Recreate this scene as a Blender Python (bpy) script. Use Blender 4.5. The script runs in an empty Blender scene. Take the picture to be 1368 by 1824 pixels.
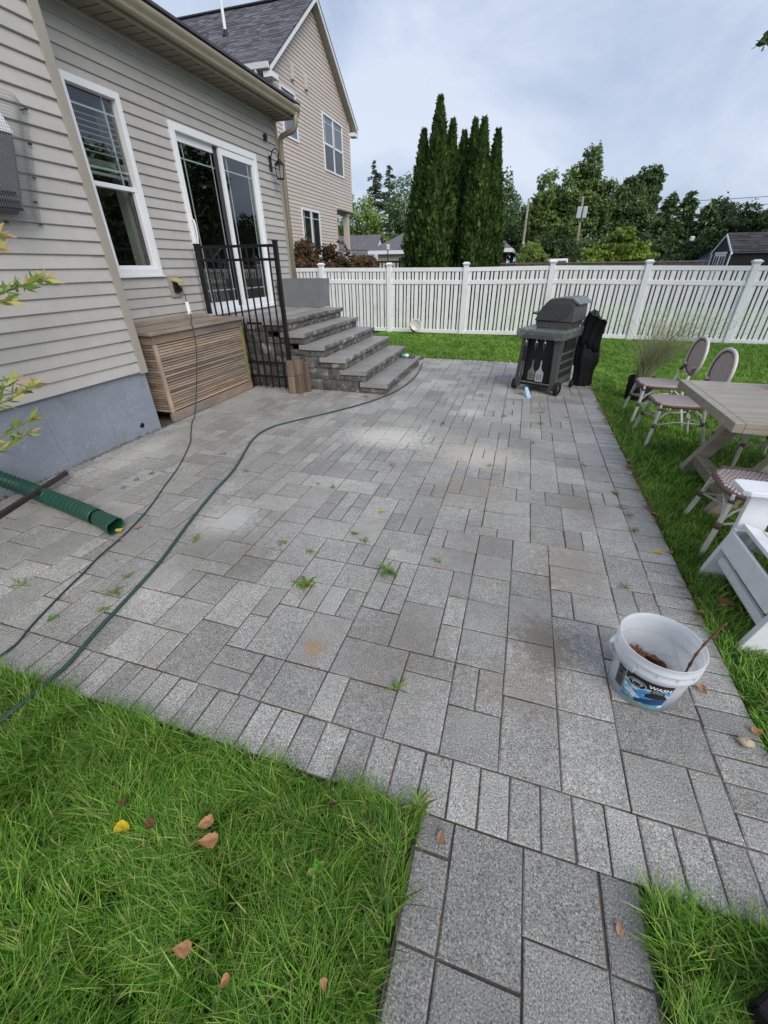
import bpy, bmesh, math, random
import numpy as np
from mathutils import Vector, Matrix, Euler

SC = bpy.context.scene
COL = SC.collection
R = math.radians
rng = np.random.default_rng(7)
random.seed(7)

# ------------------------------------------------------------------ camera
PITCH, YAW, ROLL, FPX = 0.54332, 0.30489, 0.010116, 726.3
def camera_matrix():
    cy, sy, cp, sp = math.cos(YAW), math.sin(YAW), math.cos(PITCH), math.sin(PITCH)
    fwd = Vector((-sy*cp, cy*cp, -sp)); right = Vector((cy, sy, 0)); down = fwd.cross(right)
    c, s = math.cos(ROLL), math.sin(ROLL)
    r2 = c*right + s*down; d2 = -s*right + c*down
    m = Matrix((( r2.x, -d2.x, -fwd.x, 0), (r2.y, -d2.y, -fwd.y, 0), (r2.z, -d2.z, -fwd.z, 1.52), (0, 0, 0, 1)))
    return m
cam = bpy.data.cameras.new('camera'); camo = bpy.data.objects.new('camera', cam); COL.objects.link(camo)
cam.sensor_fit = 'HORIZONTAL'; cam.sensor_width = 36.0; cam.lens = FPX/1368*36.0
cam.clip_start = 0.02; cam.clip_end = 600
camo.matrix_world = camera_matrix()
SC.camera = camo

# ------------------------------------------------------------------ sky, sun, exposure
SUN_EL, SUN_ROT = R(36), R(135)
w = bpy.data.worlds.new('World'); SC.world = w; w.use_nodes = True
nt = w.node_tree; nt.nodes.clear()
def N(t, typ, **kw):
    n = t.nodes.new(typ)
    for k, v in kw.items(): setattr(n, k, v)
    return n
out = N(nt, 'ShaderNodeOutputWorld'); bg = N(nt, 'ShaderNodeBackground'); bg.inputs[1].default_value = 0.1
sky = N(nt, 'ShaderNodeTexSky', sky_type='NISHITA', sun_disc=False, sun_elevation=SUN_EL, sun_rotation=SUN_ROT, dust_density=2.0)
tc = N(nt, 'ShaderNodeTexCoord')
mp = N(nt, 'ShaderNodeMapping'); mp.inputs['Scale'].default_value = (1.0, 1.0, 2.4)
nz = N(nt, 'ShaderNodeTexNoise'); nz.inputs['Scale'].default_value = 1.9; nz.inputs['Detail'].default_value = 7; nz.inputs['Roughness'].default_value = .55; nz.inputs['Distortion'].default_value = .5
rp = N(nt, 'ShaderNodeValToRGB')
rp.color_ramp.elements[0].position = .37; rp.color_ramp.elements[0].color = (2.25, 2.75, 3.8, 1)
rp.color_ramp.elements[1].position = .63; rp.color_ramp.elements[1].color = (4.3, 4.7, 5.5, 1)
e = rp.color_ramp.elements.new(.5); e.color = (3.3, 3.8, 4.8, 1)
mx = N(nt, 'ShaderNodeMix', data_type='RGBA'); mx.inputs[0].default_value = .88
L = nt.links.new
L(tc.outputs['Generated'], mp.inputs['Vector']); L(mp.outputs[0], nz.inputs['Vector']); L(nz.outputs['Fac'], rp.inputs[0])
L(sky.outputs[0], mx.inputs[6]); L(rp.outputs[0], mx.inputs[7]); L(mx.outputs[2], bg.inputs[0]); L(bg.outputs[0], out.inputs[0])

sl = bpy.data.lights.new('sun', 'SUN'); sl.energy = 1.5; sl.angle = R(45); sl.color = (1, .95, .87)
so = bpy.data.objects.new('sun', sl); COL.objects.link(so)
_d = Vector((math.sin(SUN_ROT)*math.cos(SUN_EL), math.cos(SUN_ROT)*math.cos(SUN_EL), math.sin(SUN_EL)))
so.rotation_euler = _d.to_track_quat('Z', 'Y').to_euler(); so.location = (0, 0, 30)

SC.view_settings.view_transform = 'Standard'; SC.view_settings.look = 'None'
SC.view_settings.exposure = 0.8; SC.view_settings.gamma = 1.0; SC.view_settings.use_curve_mapping = False
SC.render.engine = 'CYCLES'
SC.cycles.max_bounces = 6; SC.cycles.transparent_max_bounces = 12
SC.cycles.use_denoising = True

# ------------------------------------------------------------------ materials
def lin(h):
    h = h.lstrip('#'); v = [int(h[i:i+2], 16)/255 for i in (0, 2, 4)]
    return tuple(x/12.92 if x <= .04045 else ((x+.055)/1.055)**2.4 for x in v)
MATS = {}
def mk(name, col, rough=.6, var=.0, n1=None, n2=None, bump=None, spec=.35, metal=0., stretch=(1, 1, 1), tint=None, world=False, coat=0., alpha=None, trans=0.):
    """col: linear rgb; var: per object brightness spread; n1/n2: (scale, amount, detail); bump: (scale, strength, distance);
    tint: (scale, lo, hi, rgb) patches of another own colour"""
    m = bpy.data.materials.new(name); m.use_nodes = True; t = m.node_tree; t.nodes.clear()
    o = N(t, 'ShaderNodeOutputMaterial'); b = N(t, 'ShaderNodeBsdfPrincipled'); L = t.links.new
    L(b.outputs[0], o.inputs[0])
    b.inputs['Roughness'].default_value = rough; b.inputs['Specular IOR Level'].default_value = spec; b.inputs['Metallic'].default_value = metal
    b.inputs['Coat Weight'].default_value = coat
    if trans: b.inputs['Transmission Weight'].default_value = trans
    oi = N(t, 'ShaderNodeObjectInfo')
    if world:
        g = N(t, 'ShaderNodeNewGeometry'); vec = g.outputs['Position']
    else:
        tcn = N(t, 'ShaderNodeTexCoord'); mu = N(t, 'ShaderNodeMath', operation='MULTIPLY'); mu.inputs[1].default_value = 37.3
        L(oi.outputs['Random'], mu.inputs[0])
        ad = N(t, 'ShaderNodeVectorMath', operation='ADD'); L(tcn.outputs['Object'], ad.inputs[0]); L(mu.outputs[0], ad.inputs[1]); vec = ad.outputs[0]
    mpn = N(t, 'ShaderNodeMapping'); mpn.inputs['Scale'].default_value = stretch; L(vec, mpn.inputs[0]); vec = mpn.outputs[0]
    rgb = N(t, 'ShaderNodeRGB'); rgb.outputs[0].default_value = (*col, 1); cur = rgb.outputs[0]
    def noise(scale, detail, rough=.6):
        n = N(t, 'ShaderNodeTexNoise'); n.inputs['Scale'].default_value = scale; n.inputs['Detail'].default_value = detail; n.inputs['Roughness'].default_value = rough
        L(vec, n.inputs['Vector']); return n.outputs['Fac']
    def mul(a, fac_sock):
        mm = N(t, 'ShaderNodeMix', data_type='RGBA', blend_type='MULTIPLY'); mm.inputs[0].default_value = 1
        L(a, mm.inputs[6]); L(fac_sock, mm.inputs[7]); return mm.outputs[2]
    if tint:
        f = noise(tint[0], 5); mr = N(t, 'ShaderNodeMapRange'); mr.inputs[1].default_value = tint[1]; mr.inputs[2].default_value = tint[2]; L(f, mr.inputs[0])
        mm = N(t, 'ShaderNodeMix', data_type='RGBA'); L(mr.outputs[0], mm.inputs[0]); L(cur, mm.inputs[6]); mm.inputs[7].default_value = (*tint[3], 1); cur = mm.outputs[2]
    for nn in (n1, n2):
        if nn:
            f = noise(nn[0], nn[2] if len(nn) > 2 else 4)
            mr = N(t, 'ShaderNodeMapRange'); mr.inputs[1].default_value = .3; mr.inputs[2].default_value = .7; mr.inputs[3].default_value = 1-nn[1]; mr.inputs[4].default_value = 1+nn[1]
            L(f, mr.inputs[0]); cur = mul(cur, mr.outputs[0])
    if var:
        mr = N(t, 'ShaderNodeMapRange'); mr.inputs[3].default_value = 1-var; mr.inputs[4].default_value = 1+var; L(oi.outputs['Random'], mr.inputs[0]); cur = mul(cur, mr.outputs[0])
    L(cur, b.inputs['Base Color'])
    if bump:
        f = noise(bump[0], 6); bn = N(t, 'ShaderNodeBump'); bn.inputs['Strength'].default_value = bump[1]; bn.inputs['Distance'].default_value = bump[2]
        L(f, bn.inputs['Height']); L(bn.outputs[0], b.inputs['Normal'])
    MATS[name] = m
    return m

def attr_mat(name, rough=.55, transl=.25, spec=.3, var=0.):
    """leaf and blade material: colour of each leaf comes from the 'col' attribute"""
    m = bpy.data.materials.new(name); m.use_nodes = True; t = m.node_tree; t.nodes.clear(); L = t.links.new
    o = N(t, 'ShaderNodeOutputMaterial'); b = N(t, 'ShaderNodeBsdfPrincipled'); a = N(t, 'ShaderNodeAttribute', attribute_name='col')
    b.inputs['Roughness'].default_value = rough; b.inputs['Specular IOR Level'].default_value = spec
    L(a.outputs['Color'], b.inputs['Base Color'])
    if transl:
        tr = N(t, 'ShaderNodeBsdfTranslucent'); L(a.outputs['Color'], tr.inputs[0]); ms = N(t, 'ShaderNodeMixShader'); ms.inputs[0].default_value = transl
        L(b.outputs[0], ms.inputs[1]); L(tr.outputs[0], ms.inputs[2]); L(ms.outputs[0], o.inputs[0])
    else: L(b.outputs[0], o.inputs[0])
    MATS[name] = m; return m

def glass_mat(name, tint=(.9, .95, .93), f0=.085, rough=0.0):
    """thin pane: what is behind it plus a mirror reflection that grows at grazing angles"""
    m = bpy.data.materials.new(name); m.use_nodes = True; t = m.node_tree; t.nodes.clear(); L = t.links.new
    o = N(t, 'ShaderNodeOutputMaterial'); g = N(t, 'ShaderNodeNewGeometry')
    dt = N(t, 'ShaderNodeVectorMath', operation='DOT_PRODUCT'); L(g.outputs['Normal'], dt.inputs[0]); L(g.outputs['Incoming'], dt.inputs[1])
    ab = N(t, 'ShaderNodeMath', operation='ABSOLUTE'); L(dt.outputs['Value'], ab.inputs[0])
    sb = N(t, 'ShaderNodeMath', operation='SUBTRACT'); sb.inputs[0].default_value = 1; L(ab.outputs[0], sb.inputs[1])
    pw = N(t, 'ShaderNodeMath', operation='POWER'); L(sb.outputs[0], pw.inputs[0]); pw.inputs[1].default_value = 4.5
    ma = N(t, 'ShaderNodeMath', operation='MULTIPLY_ADD'); L(pw.outputs[0], ma.inputs[0]); ma.inputs[1].default_value = 1-f0; ma.inputs[2].default_value = f0
    tr = N(t, 'ShaderNodeBsdfTransparent'); tr.inputs[0].default_value = (*tint, 1); gl = N(t, 'ShaderNodeBsdfGlossy'); gl.inputs['Roughness'].default_value = rough
    ms = N(t, 'ShaderNodeMixShader'); L(ma.outputs[0], ms.inputs[0]); L(tr.outputs[0], ms.inputs[1]); L(gl.outputs[0], ms.inputs[2]); L(ms.outputs[0], o.inputs[0])
    MATS[name] = m; return m

# ------------------------------------------------------------------ mesh helpers
ORG = {}
class MB:
    def __init__(s): s.v = []; s.f = []; s.mi = []; s.cur = 0
    def add(s, vs, fs):
        o = len(s.v); s.v += [tuple(p) for p in vs]; s.f += [tuple(i+o for i in q) for q in fs]; s.mi += [s.cur]*len(fs); return s
    def box(s, x0, x1, y0, y1, z0, z1):
        return s.add([(x0,y0,z0),(x1,y0,z0),(x1,y1,z0),(x0,y1,z0),(x0,y0,z1),(x1,y0,z1),(x1,y1,z1),(x0,y1,z1)],
                     [(3,2,1,0),(4,5,6,7),(0,1,5,4),(1,2,6,5),(2,3,7,6),(3,0,4,7)])
    def obox(s, c, size, rot=(0, 0, 0)):
        m = Euler(rot).to_matrix() if not isinstance(rot, Matrix) else rot; c = Vector(c)
        hx, hy, hz = size[0]/2, size[1]/2, size[2]/2
        vs = [c + m @ Vector(p) for p in ((-hx,-hy,-hz),(hx,-hy,-hz),(hx,hy,-hz),(-hx,hy,-hz),(-hx,-hy,hz),(hx,-hy,hz),(hx,hy,hz),(-hx,hy,hz))]
        return s.add(vs, [(3,2,1,0),(4,5,6,7),(0,1,5,4),(1,2,6,5),(2,3,7,6),(3,0,4,7)])
    def bar(s, a, b, wd, th, up=(0, 0, 1)):
        """box beam from a to b; wd across, th along 'up'"""
        a, b = Vector(a), Vector(b); d = (b-a); l = d.length; d.normalize(); up = Vector(up)
        x = d.cross(up)
        if x.length < 1e-4: x = d.cross(Vector((1, 0, 0)))
        x.normalize(); u = x.cross(d)
        m = Matrix((x, d, u)).transposed()
        return s.obox((a+b)/2, (wd, l, th), m)
    def prism(s, poly, axis, a0, a1):
        """poly: list of 2d points; axis 'x','y','z' = extrusion axis; the 2d coords are the two others in order"""
        n = len(poly)
        def P(p, a):
            return (a, p[0], p[1]) if axis == 'x' else ((p[0], a, p[1]) if axis == 'y' else (p[0], p[1], a))
        vs = [P(p, a0) for p in poly] + [P(p, a1) for p in poly]
        fs = [tuple(range(n)), tuple(reversed(range(n, 2*n)))] + [(i, i+n, (i+1) % n+n, (i+1) % n) for i in range(n)]
        return s.add(vs, fs)
    def tube(s, pts, r, n=8, cap=True, flat=1.0):
        pts = [Vector(p) for p in pts]; k = len(pts); rs = r if isinstance(r, (list, tuple)) else [r]*k
        ref = None; vs = []; fs = []
        for i, p in enumerate(pts):
            d = (pts[min(i+1, k-1)]-pts[max(i-1, 0)]).normalized()
            if ref is None:
                ref = d.cross(Vector((0, 0, 1)))
                if ref.length < .05: ref = d.cross(Vector((1, 0, 0)))
            x = ref - d*ref.dot(d); x.normalize(); ref = x; u = d.cross(x)
            for j in range(n):
                a = 2*math.pi*j/n; vs.append(p + (x*math.cos(a) + u*math.sin(a)*flat)*rs[i])
        for i in range(k-1):
            for j in range(n):
                fs.append((i*n+j, i*n+(j+1) % n, (i+1)*n+(j+1) % n, (i+1)*n+j))
        if cap: fs += [tuple(reversed(range(n))), tuple(range((k-1)*n, k*n))]
        return s.add(vs, fs)
    def lathe(s, prof, n=24, c=(0, 0, 0), cap0=False, cap1=False):
        vs = []; fs = []; k = len(prof)
        for r, z in prof:
            for j in range(n):
                a = 2*math.pi*j/n; vs.append((c[0]+r*math.cos(a), c[1]+r*math.sin(a), c[2]+z))
        for i in range(k-1):
            for j in range(n): fs.append((i*n+j, i*n+(j+1) % n, (i+1)*n+(j+1) % n, (i+1)*n+j))
        if cap0: fs.append(tuple(reversed(range(n))))
        if cap1: fs.append(tuple(range((k-1)*n, k*n)))
        return s.add(vs, fs)
    def build(s, name, mat, parent=None, smooth=False, bevel=0., solid=0., seg=2):
        me = bpy.data.meshes.new(name); o0 = ORG.get(parent, Vector((0, 0, 0)))
        me.from_pydata([(x-o0[0], y-o0[1], z-o0[2]) for x, y, z in s.v], [], s.f)
        for mm in (mat if isinstance(mat, (list, tuple)) else [mat]): me.materials.append(MATS[mm] if isinstance(mm, str) else mm)
        if isinstance(mat, (list, tuple)): me.polygons.foreach_set('material_index', s.mi)
        if smooth: me.polygons.foreach_set('use_smooth', [True]*len(me.polygons))
        o = bpy.data.objects.new(name, me); COL.objects.link(o); fixn(me)
        if parent is not None: o.parent = parent
        ORG[o] = o0
        if solid:
            md = o.modifiers.new('thickness', 'SOLIDIFY'); md.thickness = solid; md.offset = 0
        if bevel:
            md = o.modifiers.new('bevel', 'BEVEL'); md.width = bevel; md.segments = seg; md.limit_method = 'ANGLE'; md.angle_limit = R(40)
        return o
def fixn(me):
    bm = bmesh.new(); bm.from_mesh(me); bmesh.ops.recalc_face_normals(bm, faces=bm.faces); bm.to_mesh(me); bm.free()
def tag(o, label=None, cat=None, group=None, kind=None):
    if label: o['label'] = label
    if cat: o['category'] = cat
    if group: o['group'] = group
    if kind: o['kind'] = kind
    return o
def thing(name, label, cat, loc=(0, 0, 0), group=None):
    o = bpy.data.objects.new(name, None); COL.objects.link(o); o.location = loc; o.empty_display_size = .1
    ORG[o] = Vector(loc); return tag(o, label, cat, group)
def rot_about(o, rz): o.rotation_euler = (0, 0, rz)
def copy_tree(o, parent=None):
    c = o.copy(); COL.objects.link(c); c.parent = parent
    for ch in list(o.children): copy_tree(ch, c)
    return c
def np_mesh(name, V, F, mat, cols=None, parent=None, smooth=False):
    """V (n,3), F (m,k) arrays -> one mesh; cols per vertex (n,3)"""
    me = bpy.data.meshes.new(name); V = np.asarray(V, np.float32); o0 = ORG.get(parent, Vector((0, 0, 0))); V = V - np.array(o0, np.float32)
    Fs = F if isinstance(F, list) else [F]
    nl = sum(f.size for f in Fs); nf = sum(len(f) for f in Fs)
    me.vertices.add(len(V)); me.vertices.foreach_set('co', V.ravel()); me.loops.add(nl); me.polygons.add(nf)
    li = np.concatenate([f.ravel() for f in Fs]).astype(np.int32); me.loops.foreach_set('vertex_index', li)
    st = []; c = 0
    for f in Fs: st.append(c + np.arange(len(f))*f.shape[1]); c += f.size
    me.polygons.foreach_set('loop_start', np.concatenate(st).astype(np.int32))
    me.polygons.foreach_set('use_smooth', np.full(nf, bool(smooth)))
    me.update(calc_edges=True)
    if cols is not None:
        a = me.color_attributes.new('col', 'FLOAT_COLOR', 'POINT'); a.data.foreach_set('color', np.concatenate([np.asarray(cols, np.float32), np.ones((len(V), 1), np.float32)], 1).ravel())
    me.materials.append(MATS[mat]); o = bpy.data.objects.new(name, me); COL.objects.link(o)
    if parent is not None: o.parent = parent
    ORG[o] = o0; return o
def vnoise(x, y, s, seed=0):
    """smooth value noise 0..1"""
    x = np.asarray(x)*s; y = np.asarray(y)*s; xi = np.floor(x).astype(np.int64); yi = np.floor(y).astype(np.int64); fx = x-xi; fy = y-yi
    fx = fx*fx*(3-2*fx); fy = fy*fy*(3-2*fy)
    def h(a, b):
        n = (a*374761393 + b*668265263 + seed*1274126177) & 0x7fffffff; n = ((n ^ (n >> 13))*1274126177) & 0x7fffffff; return ((n ^ (n >> 16)) & 0xffff)/65535.
    return (h(xi, yi)*(1-fx)+h(xi+1, yi)*fx)*(1-fy) + (h(xi, yi+1)*(1-fx)+h(xi+1, yi+1)*fx)*fy

# shared materials
mk('soil', (.045, .035, .025), .95, n1=(30, .4), world=True)
mk('lawn_soil', (.03, .055, .014), .95, n1=(25, .4), world=True)
mk('joint', (.095, .082, .065), .95, n1=(60, .4), n2=(4, .45), world=True)
mk('siding', lin('#aeaba7'), .5, var=.04, n1=(.9, .09), n2=(7, .05), spec=.3)
mk('siding_far', lin('#c0b6ae'), .55, var=.03, n1=(.6, .05), spec=.25)
mk('trim_taupe', lin('#9a948a'), .5, n1=(3, .06), spec=.3)
mk('gutter', lin('#8d8674'), .4, n1=(5, .08), spec=.4)
mk('soffit', lin('#7f7568'), .6, n1=(8, .06))
mk('foundation', lin('#868d97'), .55, n1=(3, .10), n2=(40, .07), bump=(24, .6, .008), tint=(5, .6, .78, lin('#747a80')), spec=.35)
mk('white_vinyl', lin('#e3e5e8'), .4, n1=(4, .04), spec=.4)
mk('white_paint', lin('#e4e6ea'), .45, n1=(12, .05), bump=(60, .1, .001), spec=.4)
mk('fence_white', lin('#ecedee'), .4, var=.03, n1=(3, .05), tint=(1.7, .56, .8, lin('#c9cdc0')), spec=.4)
mk('black_metal', (.008, .008, .009), .4, n1=(20, .2), spec=.45)
mk('dark_plastic', (.012, .012, .013), .45, n1=(20, .2), spec=.4)
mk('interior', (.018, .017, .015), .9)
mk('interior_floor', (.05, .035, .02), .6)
mk('blind', lin('#8e938a'), .7)
mk('muntin', lin('#aeb9b2'), .5)
mk('screen_grey', lin('#3a3d42'), .7)
mk('roof_dark', lin('#4a4a50'), .9, n1=(6, .15), n2=(60, .2))
mk('chrome', (.6, .6, .6), .25, metal=1.)
mk('wood_block', lin('#6e5f52'), .85, var=.18, n1=(10, .25), bump=(30, .5, .01), stretch=(1, 1, .2))
mk('wood_dark', lin('#5b4a40'), .85, var=.1, n1=(5, .2))
mk('post_wood', lin('#8a8478'), .85, n1=(3, .2))
mk('fence_wood', lin('#6f6760'), .9, n1=(3, .2), n2=(30, .2))
mk('wire', (.02, .02, .02), .6)
glass_mat('glass', f0=.15); glass_mat('glass_far', (.5, .55, .6))
attr_mat('leaf', .5, .38); attr_mat('blade', .5, .3); attr_mat('needle', .6, .12)
attr_mat('dryleaf', .8, .1, .15)
attr_mat('shingle', .92, 0, .15)
# ================================================================== GROUND
g = MB().add([(-250,-60,-.016),(250,-60,-.016),(250,400,-.016),(-250,400,-.016)], [(0,1,2,3)]).build('ground', 'lawn_soil'); tag(g, kind='structure')

# ------------------------------------------------------------------ patio of concrete pavers
STAINS = [  # own discolorations of the pavers: centre, radii, colour, strength
    (-1.15, 3.85, .62, .42, lin('#d0ccc4'), .8), (-.25, 3.62, .6, .4, lin('#c3bbae'), .65), (-.43, 4.9, .25, .22, lin('#d2cec8'), .6),
    (.32, 1.46, .2, .26, lin('#6b5f50'), .7), (.46, 2.1, .3, .4, lin('#7d7365'), .5), (-.71, 1.15, .07, .08, lin('#a5803c'), .5), (.2, 1.2, .3, .2, lin('#7d7262'), .45), (.62, 2.9, .25, .4, lin('#7d7568'), .4), (-.2, 2.9, .5, .35, lin('#8a8072'), .4),
    (-1.78, 2.0, .32, .3, lin('#c4c2be'), .6), (-1.6, 1.6, .45, .3, lin('#6a6761'), .35), (-3.35, 2.7, .2, .9, lin('#c6bfb4'), .6),
    (-.3, 1.2, .4, .5, lin('#625b4e'), .3), (.0, 2.2, .5, .6, lin('#6f6a60'), .35)]
def paver_mat(name, attr, dark=1.0):
    m = bpy.data.materials.new(name); m.use_nodes = True; t = m.node_tree; t.nodes.clear(); L = t.links.new
    o = N(t, 'ShaderNodeOutputMaterial'); b = N(t, 'ShaderNodeBsdfPrincipled'); L(b.outputs[0], o.inputs[0])
    g = N(t, 'ShaderNodeNewGeometry'); pos = g.outputs['Position']
    def noise(s, d, r=.6):
        n = N(t, 'ShaderNodeTexNoise'); n.inputs['Scale'].default_value = s; n.inputs['Detail'].default_value = d; n.inputs['Roughness'].default_value = r; L(pos, n.inputs['Vector']); return n.outputs['Fac']
    def math_(op, a, b_=None, c=None):
        n = N(t, 'ShaderNodeMath', operation=op)
        for i, s in enumerate((a, b_, c)):
            if s is None: continue
            if isinstance(s, (int, float)): n.inputs[i].default_value = s
            else: L(s, n.inputs[i])
        return n.outputs[0]
    def maprange(f, a, b_, c, d):
        n = N(t, 'ShaderNodeMapRange'); L(f, n.inputs[0])
        for i, v in enumerate((a, b_, c, d)): n.inputs[i+1].default_value = v
        return n.outputs[0]
    sp = noise(205, 3, .8)
    rp = N(t, 'ShaderNodeValToRGB'); cr = rp.color_ramp
    cr.elements[0].position = .385; cr.elements[0].color = (.09, .087, .082, 1); cr.elements[1].position = .67; cr.elements[1].color = (.95, .93, .89, 1)
    for p, v in ((.46, .32), (.55, .41), (.615, .55)):
        e = cr.elements.new(p); e.color = (v, v*.965, v*.905, 1)
    L(sp, rp.inputs[0]); cur = rp.outputs[0]
    def mulc(a, f):
        mm = N(t, 'ShaderNodeMix', data_type='RGBA', blend_type='MULTIPLY'); mm.inputs[0].default_value = 1; L(a, mm.inputs[6]); L(f, mm.inputs[7]); return mm.outputs[2]
    cur = mulc(cur, maprange(noise(1.3, 6), .3, .7, .74, 1.2))
    cur = mulc(cur, maprange(noise(14, 8, .75), .3, .7, .84, 1.12))
    if attr:
        a = N(t, 'ShaderNodeAttribute', attribute_name='col'); cur = mulc(cur, a.outputs['Color'])
    else:
        oi = N(t, 'ShaderNodeObjectInfo'); cur = mulc(cur, maprange(oi.outputs['Random'], 0, 1, .78*dark, 1.12*dark))
    sx = N(t, 'ShaderNodeSeparateXYZ'); L(pos, sx.inputs[0]); brk = noise(24, 7, .8); brk2 = noise(55, 3, .7)
    for (cx, cy, rx, ry, c, st) in STAINS:
        dx = math_('DIVIDE', math_('SUBTRACT', sx.outputs[0], cx), rx); dy = math_('DIVIDE', math_('SUBTRACT', sx.outputs[1], cy), ry)
        d = math_('SQRT', math_('ADD', math_('MULTIPLY', dx, dx), math_('MULTIPLY', dy, dy)))
        f = math_('SUBTRACT', math_('ADD', -.35, math_('ADD', math_('MULTIPLY', brk, 2.2), math_('MULTIPLY', brk2, .8))), d)
        f = maprange(f, .25, .8, 0, min(1, st*1.05))
        mm = N(t, 'ShaderNodeMix', data_type='RGBA'); L(f, mm.inputs[0]); L(cur, mm.inputs[6]); mm.inputs[7].default_value = (*c, 1); cur = mm.outputs[2]
    L(cur, b.inputs['Base Color']); L(maprange(noise(20, 4), .3, .7, .42, .58), b.inputs['Roughness']); b.inputs['Specular IOR Level'].default_value = .5
    bn = N(t, 'ShaderNodeBump'); bn.inputs['Strength'].default_value = .35; bn.inputs['Distance'].default_value = .003; L(sp, bn.inputs['Height']); L(bn.outputs[0], b.inputs['Normal'])
    MATS[name] = m
paver_mat('paver', False); paver_mat('paver_far', True); paver_mat('paver_walk', False, .76)

U = .1055; X0, Y0 = -.065, .83
def slab_geo(w, d, h=.05, gap=.0029, ch=.0035):
    x, y = w/2-gap, d/2-gap; a, b = x-ch, y-ch
    vs = [(-x,-y,-h),(x,-y,-h),(x,y,-h),(-x,y,-h),(-x,-y,-ch*.8),(x,-y,-ch*.8),(x,y,-ch*.8),(-x,y,-ch*.8),(-a,-b,0),(a,-b,0),(a,b,0),(-a,b,0)]
    fs = [(8,9,10,11)] + [(i, (i+1) % 4, (i+1) % 4+4, i+4) for i in range(4)] + [(i+4, (i+1) % 4+4, (i+1) % 4+8, i+8) for i in range(4)]
    return vs, fs
def tile_field(ni, nj, skip, seed):
    rd = random.Random(seed); occ = [[skip(i, j) for j in range(nj)] for i in range(ni)]; out = []; ids = [[-1]*nj for _ in range(ni)]
    shapes = [((2, 3), 3.0), ((3, 2), 1.6), ((2, 2), 2.4), ((1, 2), 2.1), ((2, 1), 1.0)]
    def fits(i, j, s): return i+s[0] <= ni and j+s[1] <= nj and not any(occ[a][b] for a in range(i, i+s[0]) for b in range(j, j+s[1]))
    for j in range(nj):
        for i in range(ni):
            if occ[i][j]: continue
            order = sorted(shapes, key=lambda q: rd.random()**(1/(q[1]*(.5 if j and i+q[0][0] < ni and ids[i+q[0][0]-1][j-1] != ids[i+q[0][0]][j-1] else 1))), reverse=True)
            pick = None
            for s, _ in order:
                if not fits(i, j, s): continue
                k = i+s[0]
                if k < ni and not occ[k][j] and (k+1 >= ni or occ[k+1][j]) and s[0] != 1 and rd.random() < .85: continue
                pick = s; break
            if pick is None:
                for s in ((1, 2), (2, 1), (1, 1)):
                    if fits(i, j, s): pick = s; break
            for a in range(i, i+pick[0]):
                for b in range(j, j+pick[1]): occ[a][b] = True; ids[a][b] = len(out)
            out.append((i, j, *pick))
    return out
IX0, IX1 = -34, 9; NJ = 67
def skip(i, j):
    x = X0+(i+IX0+.5)*U; y = Y0+(j+.5)*U
    return x < -1.80 and 5.50 < y < 7.4
pieces = []   # cx, cy, w, d
for (i, j, a, b) in tile_field(IX1-IX0, NJ, skip, 5):
    pieces.append((X0+(i+IX0+a/2)*U, Y0+(j+b/2)*U, a*U, b*U))
XR = X0+IX1*U; YF = Y0+NJ*U; BD = .193
n = 48; bw = (XR+BD+3.66)/n
for k in range(n): pieces.append((-3.66+(k+.5)*bw, Y0-BD/2, bw, BD))                                   # near soldier course
for k in range(30): pieces.append((-1.7+(k+.5)*(XR+BD+1.7)/30, YF+BD/2, (XR+BD+1.7)/30, BD))          # far soldier course
n = 72; bh = (YF-Y0)/n
for k in range(n): pieces.append((XR+BD/2, Y0+(k+.5)*bh, BD, bh))                                      # right soldier course
patio = tag(bpy.data.objects.new('patio', None), kind='structure'); COL.objects.link(patio); ORG[patio] = Vector((0, 0, 0))
j = MB().add([(-3.66,Y0-BD,-.0055),(XR+BD,Y0-BD,-.0055),(XR+BD,YF+BD,-.0055),(-3.66,YF+BD,-.0055)], [(0,1,2,3)]).add([(-4.28,3.38,-.0065),(-3.6,3.38,-.0065),(-3.6,8.1,-.0065),(-4.28,8.1,-.0065)], [(0,1,2,3)]).build('joint_sand', 'joint', patio)
vis = []
for p in pieces:
    x, y, a, b = p; d = math.sqrt(x*x+y*y+1.52**2)
    inview = -0.95 < math.atan2(-x, y) < .42 or y < 1.2
    vis.append((a*b*1.52/d**3*(1 if inview else .2), p))
vis.sort(key=lambda q: -q[0])
SLABM = {}
def slab_mesh(a, b, var, nm='paver'):
    key = (round(a, 4), round(b, 4), var, nm)
    if key not in SLABM:
        rd = random.Random(hash(key)); vs, fs = slab_geo(a, b)
        vs = [(x+rd.uniform(-.002, .002), y+rd.uniform(-.002, .002), z+(rd.uniform(-.0008, .0004) if k > 7 else 0)) for k, (x, y, z) in enumerate(vs)]
        me = bpy.data.meshes.new(nm); me.from_pydata(vs, [], fs); me.materials.append(MATS['paver_walk' if nm == 'walkway_slab' else 'paver']); SLABM[key] = me
    return SLABM[key]
def put_slab(p, parent, rd, z=0., nm='paver'):
    o = bpy.data.objects.new(nm, slab_mesh(p[2], p[3], rd.randint(0, 2), nm)); COL.objects.link(o); o.parent = parent; po = ORG[parent]
    o.location = (p[0]-po[0], p[1]-po[1], z+rd.uniform(-.003, .001)-po[2]); o.rotation_euler = (rd.uniform(-.003, .003), rd.uniform(-.003, .003), rd.uniform(-.004, .004)); ORG[o] = po
    return o
rd = random.Random(3)
for _, p in vis[:300]: put_slab(p, patio, rd)
V = []; F = []; Cc = []
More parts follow.
